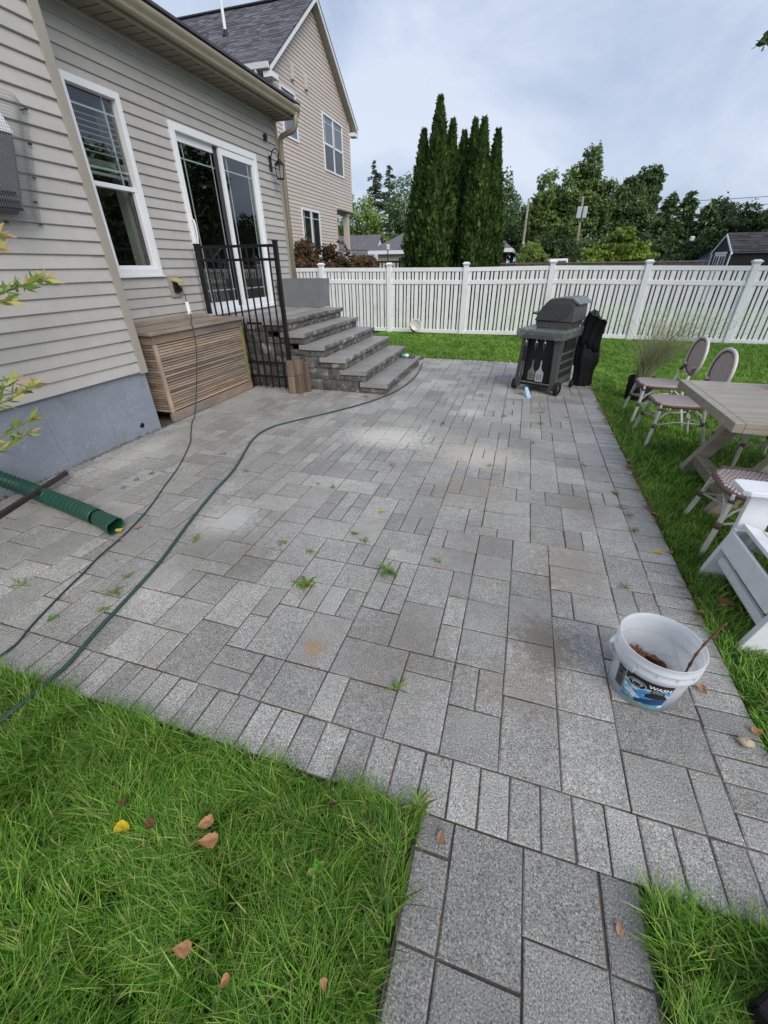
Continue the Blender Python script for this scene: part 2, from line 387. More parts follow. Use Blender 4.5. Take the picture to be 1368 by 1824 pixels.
for _, p in vis[300:]:
    vs, fs = slab_geo(p[2], p[3], .05, .0036, .0018); o = len(V); dz = rd.uniform(-.003, .001); tx, ty = rd.uniform(-.003, .003), rd.uniform(-.003, .003)
    V += [(x+p[0], y+p[1], z+dz+tx*x+ty*y) for x, y, z in vs]; F += [[i+o for i in q] for q in fs]; c = rd.uniform(.78, 1.13); Cc += [(c, c, c)]*len(vs)
o = np_mesh('distant_pavers', V, np.array(F), 'paver_far', Cc, patio); tag(o, kind='stuff')

# walkway leading off the patio
walk = tag(bpy.data.objects.new('walkway', None), kind='structure'); COL.objects.link(walk); ORG[walk] = Vector((0, 0, 0))
MB().add([(-.09,-1.2,-.007),(.56,-1.2,-.007),(.56,Y0-BD-.002,-.007),(-.09,Y0-BD-.002,-.007)], [(0,1,2,3)]).build('joint_sand', 'joint', walk)
yt = Y0-BD
for (x0, x1, ys) in ((-.085, .025, (.1, .31, .52, .83, 1.1, 1.4)), (.025, .235, (.313, .62, .83, 1.14, 1.4)), (.235, .445, (.205, .52, .83, 1.04, 1.4)), (.445, .55, (.21, .42, .62, .83, 1.1, 1.4))):
    a = 0.
    for b in ys:
        put_slab(((x0+x1)/2, yt-(a+b)/2, x1-x0, b-a), walk, rd, 0, 'walkway_slab'); a = b

# ================================================================== OUR HOUSE
house = thing('house', 'taupe vinyl sided house with white sliding door beside the patio', 'house', (-4.28, 5, 0))
EXP = .1
def rect_minus(y0, y1, holes):
    segs = [(y0, y1)]
    for a, b in holes:
        ns = []
        for s, e in segs:
            if b <= s or a >= e: ns.append((s, e)); continue
            if a-s > .01: ns.append((s, a))
            if e-b > .01: ns.append((b, e))
        segs = ns
    return segs
def siding(parent, xw, y0f, z0, z1, holes, mat, exp=EXP, proud=.02, name='siding_board', axis='x', sgn=1):
    """lapped boards on the plane x=xw facing +x; y0f(z) gives the (y0,y1) span; holes are (ya,yb,za,zb)"""
    k = 0; z = z0
    while z < z1-.005:
        zt = min(z+exp, z1); ya, yb = y0f((z+zt)/2)
        # a board is split where an opening cuts it fully or partly
        cuts = sorted({z, zt} | {c for h in holes for c in (h[2], h[3]) if z < c < zt})
        for ci in range(len(cuts)-1):
            ca, cb = cuts[ci], cuts[ci+1]
            if cb-ca < .004: continue
            hh = [(h[0], h[1]) for h in holes if h[2] < cb-.001 and h[3] > ca+.001]
            for s, e in rect_minus(ya, yb, hh):
                fo = lambda zz: xw + sgn*(proud - (proud-.002)*(zz-z)/exp)
                prof = [(xw, ca), (fo(ca)-.004*sgn, ca), (fo(ca), ca+.004), (fo(cb), cb), (xw, cb)] if ca == z else [(xw, ca), (fo(ca), ca), (fo(cb), cb), (xw, cb)]
                k += 1; cutp = [s, e]
                if e-s > 1.6 and (k*7) % 5 < 2: cutp = [s, s+(e-s)*(.25+.5*((k*37) % 17)/17), e]
                if axis == 'x':
                    for q in range(len(cutp)-1): MB().prism([(px_-(.0012 if q else 0)*(1 if i_ in (1, 2, 3) else 0), pz_) for i_, (px_, pz_) in enumerate(prof)], 'y', cutp[q], cutp[q+1]).build(name, mat, parent)
                else: MB().prism(prof, 'x', s, e).build(name, mat, parent)
        z += exp
XN, XW = -3.636, -4.296   # plane behind the boards
WIN = (4.02, 4.70, 1.45, 3.045); DOOR = (5.365, 7.205, .93, 2.99)
# near section (foundation, sheathing, siding, corner)
YC = 3.43
MB().box(-4.5, -3.66, -3, YC, -.05, .64).build('foundation', 'foundation', house)
wl = MB().box(-4.4, XN, -3, YC-.02, .64, 5.6); wl.build('wall', 'siding', house)
siding(house, XN, lambda z: (-3, YC-.075), .62, 5.6, [], 'siding')
MB().box(-3.74, -3.612, YC-.085, YC+.004, .6, 5.6).box(-3.80, -3.632, YC-.2, YC+.012, .605, 5.6).build('corner_trim', 'trim_taupe', house, bevel=.004)
# recessed section
YE = 7.985
wm = MB()
for (a, b, c, d) in ((YC, WIN[0], 0, 3.6), (WIN[0], WIN[1], 0, WIN[2]), (WIN[0], WIN[1], WIN[3], 3.6), (WIN[1], DOOR[0], 0, 3.6), (DOOR[0], DOOR[1], 0, DOOR[2]), (DOOR[0], DOOR[1], DOOR[3], 3.6), (DOOR[1], YE-.004, 0, 3.6)):
    wm.box(-4.43, XW, a, b, c, d)
wm.build('wall', 'siding', house)
MB().box(-9, -4.45, YE-.16, YE-.01, 0, 3.6).build('wall', 'siding', house)
siding(house, XW, lambda z: (YC+.05, YE-.085), .52, 3.55, [(WIN[0], WIN[1], WIN[2], WIN[3]), (DOOR[0], DOOR[1], DOOR[2], DOOR[3])], 'siding')
MB().box(-4.36, -4.276, YE-.09, YE+.006, .1, 3.54).build('corner_trim', 'trim_taupe', house, bevel=.004)
# rooms behind the glass
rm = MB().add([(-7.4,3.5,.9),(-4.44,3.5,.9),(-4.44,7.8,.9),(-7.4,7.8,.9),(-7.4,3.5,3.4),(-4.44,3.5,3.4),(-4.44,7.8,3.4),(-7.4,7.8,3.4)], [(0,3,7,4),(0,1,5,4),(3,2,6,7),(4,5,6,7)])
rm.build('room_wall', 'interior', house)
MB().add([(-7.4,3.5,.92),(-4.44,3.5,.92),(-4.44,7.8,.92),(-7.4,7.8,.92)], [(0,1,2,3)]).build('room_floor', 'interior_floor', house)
# eave
GX = -3.862
MB().box(-4.6, -3.965, YC+.02, 8.03, 3.548, 3.562).build('soffit', 'soffit', house)
sf = MB()
for k in range(34):
    y = YC+.1+k*.135
    if y < 8.0: sf.box(-4.27, -3.98, y, y+.012, 3.542, 3.549)
sf.build('soffit_rib', 'soffit', house)
MB().box(-4.0, -3.962, YC+.02, 8.04, 3.535, 3.69).build('fascia', 'gutter', house)
MB().box(-4.6, -4.0, 8.005, 8.04, 3.535, 3.72).build('rake_board', 'gutter', house)
gp = [(-3.96, 3.685), (-3.96, 3.568), (-3.945, 3.56), (-3.905, 3.56), (-3.893, 3.575), (-3.888, 3.60), (-3.868, 3.632), (-3.862, 3.65), (-3.862, 3.672), (-3.872, 3.678)]
gm = MB(); n = len(gp)
gm.add([(x, YC+.03, z) for x, z in gp]+[(x, 8.055, z) for x, z in gp], [(i, i+n, i+n+1, i+1) for i in range(n-1)] + [tuple(range(n, 2*n))])
gm.build('gutter', 'gutter', house, solid=.004)
MB().tube([(-3.915, 7.965, 3.60), (-3.915, 7.965, 3.50), (-3.925, 7.967, 3.45), (-3.955, 7.972, 3.41), (-4.01, 7.982, 3.388), (-4.12, 8.0, 3.37), (-4.215, 8.02, 3.35), (-4.25, 8.03, 3.32), (-4.262, 8.035, 3.25), (-4.262, 8.035, .2)], .046, 10, flat=.8).build('downspout', 'gutter', house, smooth=True)
MB().add([(-3.86,YC,3.70),(-3.86,8.07,3.70),(-9.5,8.07,5.5),(-9.5,YC,5.5),(-3.86,YC,3.725),(-3.86,8.07,3.725),(-9.5,8.07,5.53),(-9.5,YC,5.53)], [(0,1,2,3),(4,5,6,7),(0,1,5,4),(1,2,6,5),(3,0,4,7)]).build('roof', 'roof_dark', house)
MB().box(-5, -3.25, -3.2, YC+.3, 5.6, 5.75).build('unseen_eave', 'soffit', house)  # out of view, added only to shade the top of the near wall

# window on the recessed wall
def grid_window(parent, xf, y0, y1, z0, z1, nm='window'): pass
a, b, c, d = WIN; T = .062
wn = MB().box(-4.34, -4.262, a, a+T, c, d).box(-4.34, -4.262, b-T, b, c, d).box(-4.34, -4.262, a+T, b-T, d-T, d).box(-4.34, -4.262, a+T, b-T, c, c+T).build('window', 'white_vinyl', house, bevel=.004)
MB().box(-4.31, -4.252, a-.006, b+.006, c-.02, c).build('sill', 'white_vinyl', wn, bevel=.003)
MB().box(-4.35, -4.285, a+T, b-T, 2.235, 2.275).build('meeting_rail', 'white_vinyl', wn, bevel=.003)
MB().box(-4.33, -4.288, b-T-.035, b-T, c+T, 2.235).box(-4.33, -4.288, a+T, b-T-.035, c+T, c+T+.035).build('sash', 'white_vinyl', wn, bevel=.003)
MB().add([(-4.322,a+T,2.275),(-4.322,b-T,2.275),(-4.322,b-T,d-T),(-4.322,a+T,d-T)], [(0,1,2,3)]).build('pane', 'glass', wn)
MB().add([(-4.335,a+T,c+T),(-4.335,b-T,c+T),(-4.335,b-T,2.235),(-4.335,a+T,2.235)], [(0,1,2,3)]).build('pane', 'glass', wn)
mu = MB()
mu.box(-4.334, -4.326, a+T, b-T, d-T-.13, d-T-.115).box(-4.334, -4.326, a+T, b-T, 2.275+.115, 2.275+.13).box(-4.3345, -4.3265, b-T-.125, b-T-.11, 2.275, d-T)
mu.build('muntin', 'muntin', wn)
bl = MB()
for k in range(7): bl.obox((-4.375, (a+b)/2, d-T-.17-k*.047), (.042, b-a-2*T, .003), (0, R(25), 0))
for k in range(7): bl.obox((-4.375, (a+b)/2, d-T-.52-k*.012), (.045, b-a-2*T, .005))
bl.box(-4.395, -4.355, a+T, b-T, d-T-.64, d-T-.615)
bl.box(-4.36, -4.357, b-T-.1, b-T-.097, 2.33, d-T-.62)
bl.build('blind', 'blind', wn)
MB().box(-4.54, -4.44, b-T-.04, b-T+.02, c+T, d-T).build('reveal', 'blind', wn)

# sliding door
a, b, c, d = DOOR; T = .075
dr = MB().box(-4.36, -4.255, a, a+T, c, d).box(-4.36, -4.255, b-T, b, c, d).box(-4.36, -4.255, a+T, b-T, d-T, d).box(-4.36, -4.245, a+T, b-T, c, c+.045).box(-4.36, -4.27, a+T, b-T, c+.045, c+.075).build('sliding_door', 'white_vinyl', house, bevel=.004)
MB().box(-4.35, -4.253, a-.004, a+.07, .86, c).build('door_leg_trim', 'white_vinyl', dr)
ym = (a+b)/2+.02
def door_leaf(x, ya, yb, nm):
    s = .06; m = MB().box(x-.02, x+.02, ya, ya+s, c+.075, d-T).box(x-.02, x+.02, yb-s, yb, c+.075, d-T).box(x-.02, x+.02, ya+s, yb-s, d-T-s-.02, d-T).box(x-.02, x+.02, ya+s, yb-s, c+.075, c+.15)
    m.build(nm, 'white_vinyl', dr, bevel=.003)
    g = (ya+s, yb-s, c+.15, d-T-s-.02)
    MB().add([(x,g[0],g[2]),(x,g[1],g[2]),(x,g[1],g[3]),(x,g[0],g[3])], [(0,1,2,3)]).build('pane', 'glass', dr)
    q = MB(); q.box(x-.008, x-.002, g[0], g[1], g[3]-.16, g[3]-.145).box(x-.008, x-.002, g[0], g[1], g[2]+.145, g[2]+.16)
    q.box(x-.0085, x-.0025, g[0]+.10, g[0]+.115, g[2], g[3]).box(x-.0085, x-.0025, g[1]-.115, g[1]-.10, g[2], g[3]); q.build('muntin', 'muntin', dr)
door_leaf(-4.333, a+T, ym+.03, 'fixed_leaf'); door_leaf(-4.288, ym-.03, b-T, 'sliding_leaf')
MB().box(-4.318, -4.308, ym-.11, ym-.03, c+.075, d-T).build('screen_edge', 'screen_grey', dr)
MB().tube([(-4.25, a+.035, 1.77), (-4.215, a+.035, 1.79), (-4.205, a+.035, 1.9), (-4.205, a+.035, 1.98), (-4.215, a+.035, 2.04), (-4.25, a+.035, 2.06)], .011, 8).build('door_handle', 'white_vinyl', dr, smooth=True)
MB().box(-4.262, -4.24, a+.012, a+.058, 1.72, 2.10).build('handle_plate', 'white_vinyl', dr, bevel=.004)
# bits of interior seen faintly through the glass
MB().box(-5.9, -5.2, 5.9, 6.9, 1.62, 1.66).box(-5.85, -5.8, 5.95, 6.0, .92, 1.62).box(-5.3, -5.25, 6.8, 6.85, .92, 1.62).build('dining_table', 'interior_floor', house)

# foundation scars
mk('foundation_patch', lin('#8b9199'), .5, n1=(30, .12), bump=(60, .5, .004))
rr = random.Random(4)
for (y, z, s) in ((3.02, .40, .035), (2.80, .43, .04), (2.62, .12, .04), (3.12, .28, .02), (2.4, .17, .035), (2.25, .08, .05), (2.98, .17, .03), (3.25, .2, .02), (2.5, .4, .02), (2.1, .3, .03), (1.98, .5, .02), (2.72, .28, .015)):
    fd = MB()
    for k in range(9):
        cy, cz, r = y+rr.gauss(0, s), z+rr.gauss(0, s*.55), rr.uniform(.006, .022)
        n = 7; fd.add([(-3.6585, cy, cz)]+[(-3.6605, cy+math.cos(6.283*q/n)*r*rr.uniform(.6, 1.5), cz+math.sin(6.283*q/n)*r*rr.uniform(.6, 1.3)) for q in range(n)], [(0, q+1, (q+1) % n+1) for q in range(n)])
    tag(fd.build('filled_tie_hole', 'foundation_patch', house), kind='stuff')
mk('hole_black', (.006, .006, .006), .9)
hk = MB(); pts = [(3.20+math.cos(t)*.03*rr.uniform(.5, 1.4), .105+math.sin(t)*.025*rr.uniform(.5, 1.4)) for t in [i*.45 for i in range(14)]]
hk.add([(-3.6575, 3.20, .105)]+[(-3.6575, y, z) for y, z in pts], [(0, i+1, (i+1) % 14+1) for i in range(14)]); hk.build('broken_patch', 'hole_black', house)
ck = MB()
for (y, z0_, z1_) in ((2.86, .02, .40), (2.30, .05, .55), (3.05, .2, .38)):
    p = []; y_ = y
    for k in range(9): p.append((-3.6605, y_, z1_+(z0_-z1_)*k/8)); y_ += rr.gauss(0.004, .012)
    MB().tube(p, .0013, 4).build('crack', 'hole_black', house)
cr = MB(); rr = random.Random(9)
for k in range(150):
    y = rr.uniform(.7, YC+.02); r = rr.uniform(.008, .022); x = -3.66+abs(rr.gauss(0, .015)); z = rr.uniform(-.005, .012)
    cr.add([(x+r*rr.uniform(.6, 1.2)*math.cos(t)*math.cos(q), y+r*rr.uniform(.6, 1.2)*math.sin(t)*math.cos(q), z+r*.7*math.sin(q)) for q in (-.5, .6) for t in (0, 1.57, 3.14, 4.71)] + [(x, y, z+r*.75)], [(0,1,5,4),(1,2,6,5),(2,3,7,6),(3,0,4,7),(4,5,8),(5,6,8),(6,7,8),(7,4,8)])
mk('rubble', lin('#6d675e'), .95, n1=(30, .35), world=True)
tag(cr.build('crumbled_mortar', 'rubble', house), kind='stuff')

# fixtures on the house wall
ln = thing('wall_lantern', 'black carriage lantern on the siding right of the sliding door', 'lantern', (-4.27, 7.64, 2.9))
MB().obox((-4.268, 7.64, 2.95), (.02, .07, .2)).build('backplate', 'black_metal', ln, bevel=.01)
MB().tube([(-4.26, 7.64, 3.0), (-4.22, 7.64, 3.1), (-4.17, 7.64, 3.13), (-4.12, 7.64, 3.11), (-4.10, 7.64, 3.06), (-4.115, 7.64, 3.02), (-4.135, 7.64, 3.035)], .008, 6).tube([(-4.115, 7.64, 3.06), (-4.115, 7.64, 2.98)], .008, 6).build('scroll_arm', 'black_metal', ln, smooth=True)
MB().lathe([(.008, .08), (.02, .07), (.012, .055), (.035, .045), (.085, .0), (.09, -.01)], 6, (-4.115, 7.64, 2.93), cap1=True).build('lantern_cap', 'black_metal', ln)
MB().lathe([(.072, 0), (.058, -.17), (.06, -.18), (.02, -.185)], 6, (-4.115, 7.64, 2.92)).build('lantern_base', 'black_metal', ln) if False else None
lp = MB()
for k in range(6):
    t = k*math.pi/3; lp.tube([(-4.115+.078*math.cos(t), 7.64+.078*math.sin(t), 2.92), (-4.115+.062*math.cos(t), 7.64+.062*math.sin(t), 2.75)], .006, 4)
lp.lathe([(.066, 0), (.066, -.015), (.02, -.02)], 6, (-4.115, 7.64, 2.755)); lp.build('cage', 'black_metal', ln)
mk('frosted', lin('#c9ced0'), .3, spec=.5)
MB().lathe([(.066, 0), (.053, -.165)], 6, (-4.115, 7.64, 2.918)).build('glass_panes', 'glass', ln)
MB().tube([(-4.115, 7.64, 2.76), (-4.115, 7.64, 2.85)], .014, 8).build('candle', 'frosted', ln)
cm = thing('security_camera', 'small black camera box high on the siding above the lantern', 'camera', (-4.27, 7.54, 3.25))
MB().obox((-4.25, 7.54, 3.25), (.045, .055, .085)).build('housing', 'dark_plastic', cm, bevel=.012)
MB().tube([(-4.23, 7.54, 3.262), (-4.222, 7.54, 3.262)], .014, 12).build('lens', 'black_metal', cm)
ob = thing('outlet_box', 'beige weatherproof outlet box with lifted cover below the window', 'outlet', (-4.27, 4.86, 1.31))
mk('beige_plastic', lin('#b9ab84'), .5, n1=(20, .1)); mk('plate_taupe', lin('#9a9388'), .5)
MB().box(-4.29, -4.262, 4.76, 4.94, 1.20, 1.44).build('mounting_plate', 'plate_taupe', ob, bevel=.006)
MB().box(-4.262, -4.235, 4.81, 4.90, 1.25, 1.37).build('socket', 'dark_plastic', ob)
MB().add([(-4.262,4.80,1.385),(-4.262,4.91,1.385),(-4.17,4.91,1.36),(-4.17,4.80,1.36),(-4.262,4.80,1.41),(-4.262,4.91,1.41),(-4.165,4.91,1.375),(-4.165,4.80,1.375),(-4.17,4.80,1.335),(-4.17,4.91,1.335)], [(0,1,2,3),(4,5,6,7),(0,1,5,4),(1,2,6,5),(3,0,4,7),(7,6,9,8)]).build('flip_cover', 'beige_plastic', ob)
MB().obox((-4.22, 4.875, 1.285), (.05, .04, .05)).build('plug', 'dark_plastic', ob, bevel=.006)

# exhaust hood under a wire guard, near wall
ex = thing('exhaust_hood', 'grey louvred exhaust hood behind wire mesh on the near wall', 'vent hood', (-3.62, 2.6, 2.1))
mk('hood_grey', lin('#5b5f64'), .5, n1=(6, .1)); mk('hood_white', lin('#d5d8dc'), .4)
MB().add([(-3.62,2.2,1.86),(-3.62,2.72,1.86),(-3.62,2.86,2.42),(-3.62,2.2,2.42),(-3.47,2.2,1.90),(-3.47,2.66,1.90),(-3.50,2.80,2.30),(-3.50,2.2,2.30)], [(0,1,5,4),(1,2,6,5),(2,3,7,6),(4,5,6,7),(3,0,4,7)]).build('hood', 'hood_grey', ex, bevel=.02)
MB().add([(-3.495,2.2,2.31),(-3.495,2.80,2.31),(-3.60,2.84,2.43),(-3.60,2.2,2.43)], [(0,1,2,3)]).build('white_cap', 'hood_white', ex, solid=.004)
lv = MB()
for k in range(3): lv.box(-3.468, -3.455, 2.2, 2.64-k*.005, 1.87+k*.045, 1.885+k*.045)
lv.build('louvre', 'black_metal', ex)
wg = thing('wire_guard', 'bulging galvanised wire mesh guard screwed over the exhaust hood', 'wire mesh', (-3.62, 2.7, 2.1))
mk('galv', lin('#7d8184'), .5, metal=.6)
def gx(y, z):
    e = min(1, max(0, (3.06-.28*(2.5-z)-y)/.26), (z-1.78)/.1 if z > 1.78 else 0); e = max(0, min(1, e)); return -3.607 + .17*e*e*(3-2*e)
wm_ = MB()
zs = [1.80+i*.0175 for i in range(42)]; ys = [2.2+i*.0175 for i in range(52)]
for z in zs:
    p = [(gx(y, z), y, z) for y in ys if y < 3.07-.3*(2.53-z)]
    if len(p) > 2: wm_.tube(p, .0011, 3, cap=False)
for y in ys:
    p = [(gx(y, z), y, z) for z in zs if y < 3.07-.3*(2.53-z)]
    if len(p) > 2: wm_.tube(p, .0011, 3, cap=False)
o = wm_.build('wire_net', 'galv', wg); tag(o, kind='stuff')
st = MB()
for (y, z) in ((3.05, 2.5), (3.02, 2.49), (2.99, 2.30), (2.93, 2.1), (2.87, 1.95), (2.85, 1.81), (2.6, 1.81)): MB().obox((-3.612, y, z), (.012, .024, .01)).build('staple', 'black_metal', wg)
# ================================================================== STONE STEPS
mk('stone', lin('#5c5a58'), .8, var=.25, n1=(9, .3), n2=(50, .25), bump=(22, .9, .02), tint=(7, .52, .66, lin('#8f8d8a')), spec=.3)
mk('tread', lin('#918f8c'), .5, var=.12, n1=(4, .15), n2=(120, .2), bump=(90, .3, .003), spec=.4)
def rough_block(x0, x1, y0, y1, z0, z1, face, amp, rd, name, mat, parent):
    """a split-face block; the rough face is '+x' or '-y'"""
    m = MB(); nu, nv = max(3, int(((y1-y0) if face == '+x' else (x1-x0))/.06)), 3; g = .0035
    x0 += g; x1 -= g; y0 += g; y1 -= g; z0 += g; z1 -= g; vs = []; fs = []
    for j in range(nv+1):
        for i in range(nu+1):
            a, b = i/nu, j/nv; ed = i in (0, nu) or j in (0, nv); d = rd.uniform(-.25, .25)*amp if ed else rd.uniform(.2, 1)*amp
            vs.append((x1+d, y0+(y1-y0)*a, z0+(z1-z0)*b) if face == '+x' else (x0+(x1-x0)*a, y0-d, z0+(z1-z0)*b))
    for j in range(nv):
        for i in range(nu): q = j*(nu+1)+i; fs.append((q, q+1, q+nu+2, q+nu+1))
    o = len(vs)
    bk = [(x0,y0,z0),(x0,y1,z0),(x0,y1,z1),(x0,y0,z1)] if face == '+x' else [(x0,y1,z0),(x1,y1,z0),(x1,y1,z1),(x0,y1,z1)]
    vs += bk; bl, br, tr, tl = 0, nu, (nv+1)*(nu+1)-1, nv*(nu+1)
    fs.append((o, o+1, o+2, o+3)); fs.append(tuple([o, o+1]+[i for i in range(nu, -1, -1)])); fs.append(tuple([o+3, o+2]+[tr-i for i in range(nu+1)]))
    fs.append(tuple([o, o+3]+[tl-k*(nu+1) for k in range(nv+1)])); fs.append(tuple([o+1, o+2]+[tr-k*(nu+1) for k in range(nv+1)]))
    m.add(vs, fs); nf = nu*nv; m.mi = [1 if (i < nf and mat == 'tread') else 0 for i in range(len(fs))]; return m.build(name, [mat, 'stone'], parent)
steps = thing('stone_steps', 'grey split stone steps rising to a paved landing at the door', 'steps', (-2.8, 6.4, 0))
rd = random.Random(21); RS = .15; YA, YB = 5.38, 7.46
fx = [-1.62-.292*k for k in range(6)]
co = MB()
for k in range(6): co.box(-4.24, fx[k]-.07, YA+.07, YB-.02, 0 if k == 0 else RS*k-.001, RS*(k+1)-.065)
co.build('dark_core', 'hole_black', steps)  # inset box coloured black, stands in for shade in the gaps between stones
cuts = [YA, 5.95, 6.5, 7.0, YB]
for k in range(6):
    z1 = RS*(k+1)
    dpt = .40 if k < 5 else .34
    for q in range(4):
        ya, yb = cuts[q]+(rd.uniform(-.06, .06) if 0 < q else -.02), cuts[q+1]+(rd.uniform(-.06, .06) if q < 3 else .02)
        if q > 0: ya = last
        last = yb
        rough_block(fx[k]-dpt, fx[k]+rd.uniform(-.006, .006), ya, yb, z1-.066, z1, '+x', .018, rd, 'tread_slab', 'tread', steps)
    # riser blocks under the slab
    y = YA+.02
    while y < YB-.05:
        yn = min(y+rd.uniform(.22, .36), YB);
        if YB-yn < .1: yn = YB
        rough_block(fx[k]-.2, fx[k]-.035, y, yn, z1-RS, z1-.067, '+x', .016, rd, 'riser_block', 'stone', steps); y = yn
    # near side wall course
    x = -4.22; xe = fx[k]-.035
    while x < xe-.02:
        xn = x+rd.uniform(.2, .36)
        if xe-xn < .12: xn = xe
        if k == 5: rough_block(x, xn, YA-.0, YA+.12, z1-.066, z1, '-y', .008, rd, 'cap_block', 'tread', steps) if xn < fx[5]-.34 else None
        rough_block(x, xn, YA+.015, YA+.14, z1-RS, z1-.067 if k == 5 or xn > fx[min(k+1, 5)] else z1, '-y', .02, rd, 'wall_block', 'stone', steps); x = xn
ld = []
for i in range(5):
    for j2 in range(7):
        ld.append((-4.245+(i+.5)*.166, YA+.14+(j2+.5)*.276, .166, .276))
for p in ld: put_slab(p, steps, rd, .9, 'landing_paver')

# planter on the landing
mk('planter_grey', lin('#74777a'), .6, n1=(5, .1), n2=(60, .06), bump=(80, .15, .002), spec=.35)
pl = thing('planter_trough', 'empty grey rectangular planter trough on the landing', 'planter', (-3.82, 7.49, .9))
def frustum(m, x0, x1, y0, y1, z0, z1, t, flip=False):
    return m.add([(x0+t,y0+t,z0),(x1-t,y0+t,z0),(x1-t,y1-t,z0),(x0+t,y1-t,z0),(x0,y0,z1),(x1,y0,z1),(x1,y1,z1),(x0,y1,z1)], [(3,2,1,0),(0,1,5,4),(1,2,6,5),(2,3,7,6),(3,0,4,7)])
m = frustum(MB(), -4.22, -3.40, 7.28, 7.70, .9, 1.34, .02)
m.add([(-4.22,7.28,1.34),(-3.40,7.28,1.34),(-3.40,7.70,1.34),(-4.22,7.70,1.34),(-4.19,7.31,1.34),(-3.43,7.31,1.34),(-3.43,7.67,1.34),(-4.19,7.67,1.34),(-4.18,7.32,1.2),(-3.44,7.32,1.2),(-3.44,7.66,1.2),(-4.18,7.66,1.2)], [(0,1,5,4),(1,2,6,5),(2,3,7,6),(3,0,4,7),(4,5,9,8),(5,6,10,9),(6,7,11,10),(7,4,8,11)])
m.build('trough', 'planter_grey', pl)
MB().add([(-4.18,7.32,1.22),(-3.44,7.32,1.22),(-3.44,7.66,1.22),(-4.18,7.66,1.22)], [(0,1,2,3)]).build('potting_soil', 'soil', pl)

# work gloves on the lowest step
mk('teal_rubber', lin('#2fa79b'), .5); mk('glove_grey', lin('#4f555c'), .7); mk('glove_white', lin('#cfd6d8'), .7)
gl = thing('garden_gloves', 'crumpled teal and white garden gloves on the lowest step', 'gloves', (-1.85, 7.25, .16))
def lump(m, c, r, seed, sq=(1, 1, 1)):
    rr = random.Random(seed); vs = []; fs = []; nu, nv = 10, 6
    for j in range(nv+1):
        th = math.pi*j/nv
        for i in range(nu):
            ph = 2*math.pi*i/nu; q = r*rr.uniform(.8, 1.18); vs.append((c[0]+q*math.sin(th)*math.cos(ph)*sq[0], c[1]+q*math.sin(th)*math.sin(ph)*sq[1], c[2]+q*math.cos(th)*sq[2]))
    for j in range(nv):
        for i in range(nu): fs.append((j*nu+i, j*nu+(i+1) % nu, (j+1)*nu+(i+1) % nu, (j+1)*nu+i))
    return m.add(vs, fs)
lump(MB(), (-1.90, 7.24, .18), .045, 1, (1, 1, .6)).build('cuff', 'teal_rubber', gl, smooth=True)
lump(MB(), (-1.83, 7.22, .185), .05, 2, (1, .8, .6)).build('palm', 'glove_white', gl, smooth=True)
MB().tube([(-1.83, 7.22, .17), (-1.76, 7.2, .18), (-1.71, 7.2, .162)], .017, 6).tube([(-1.83, 7.25, .17), (-1.75, 7.26, .176), (-1.69, 7.27, .163)], .016, 6).tube([(-1.84, 7.28, .17), (-1.77, 7.31, .178), (-1.72, 7.33, .163)], .015, 6).build('finger', 'glove_grey', gl, smooth=True)

# ------------------------------------------------------------------ slatted deck box
mk('cedar', lin('#92806f'), .75, var=.36, n1=(2.2, .3), n2=(14, .12), stretch=(2, .5, 1.5), tint=(1.6, .48, .62, lin('#8c8279')), bump=(18, .35, .004), spec=.2)
mk('cedar_top', lin('#8f8377'), .75, var=.15, n1=(4, .2), n2=(25, .15), stretch=(4, .5, 4), tint=(3, .5, .7, lin('#6e5a49')), bump=(20, .4, .004))
mk('cedar_moss', lin('#7d7a42'), .85, n1=(12, .3), n2=(50, .2))
bx = thing('deck_box', 'weathered wooden storage box with horizontal slats against the house', 'storage box', (-3.95, 4.42, 0))
FX, BA, BB = -3.655, 3.625, 5.215
dark_core = MB().box(-4.22, FX-.035, BA+.03, BB-.03, .08, .88).build('black_inner_box', 'hole_black', bx)  # solid black inner box, shows dark through the gaps between slats
MB().box(FX-.012, FX+.022, BA-.005, BB+.005, .005, .105).build('skirt_board', 'cedar', bx, bevel=.004)
MB().box(FX-.012, FX+.012, BA, BB, .83, .915).build('top_rail', 'cedar', bx, bevel=.004)
MB().box(FX-.01, FX+.018, BA, BA+.04, .108, .828).build('stile', 'cedar', bx, bevel=.003)
MB().box(FX-.01, FX+.018, BB-.04, BB, .108, .828).build('stile', 'cedar_moss', bx, bevel=.003)
ns = 25; zz = .112
rd = random.Random(8)
for k in range(ns):
    h = (.826-.112)/ns; z0 = .112+k*h
    MB().box(FX-.018, FX+rd.uniform(.001, .008), BA+.042, BB-.042, z0+rd.uniform(.002, .006), z0+h-rd.uniform(.002, .006)).build('slat', 'cedar', bx, bevel=.002)
    MB().box(-4.2, FX-.012, BA-.002+rd.uniform(-.003, .003), BA+.018, z0+.003, z0+h-.003).build('side_slat', 'cedar', bx, bevel=.002)
MB().box(FX-.06, FX-.013, BA+.03, BA+.12, .0, .1).build('foot', 'cedar', bx)
MB().box(-4.2, FX-.012, BA-.002, BA+.02, .83, .915).build('side_rail', 'cedar', bx)
rd = random.Random(18)
for k in range(4):
    x0 = -4.235+k*.158; x1 = x0+.154
    MB().obox(((x0+x1)/2, (BA+BB)/2-.01, .935+rd.uniform(-.003, .004)), (.154, BB-BA+.06, .034), (0, rd.uniform(-.01, .02), 0)).build('lid_board', 'cedar_top', bx, bevel=.006)
MB().box(-4.262, -4.22, BA+.1, BB, .93, .995).build('back_ledge', 'cedar_top', bx, bevel=.006)

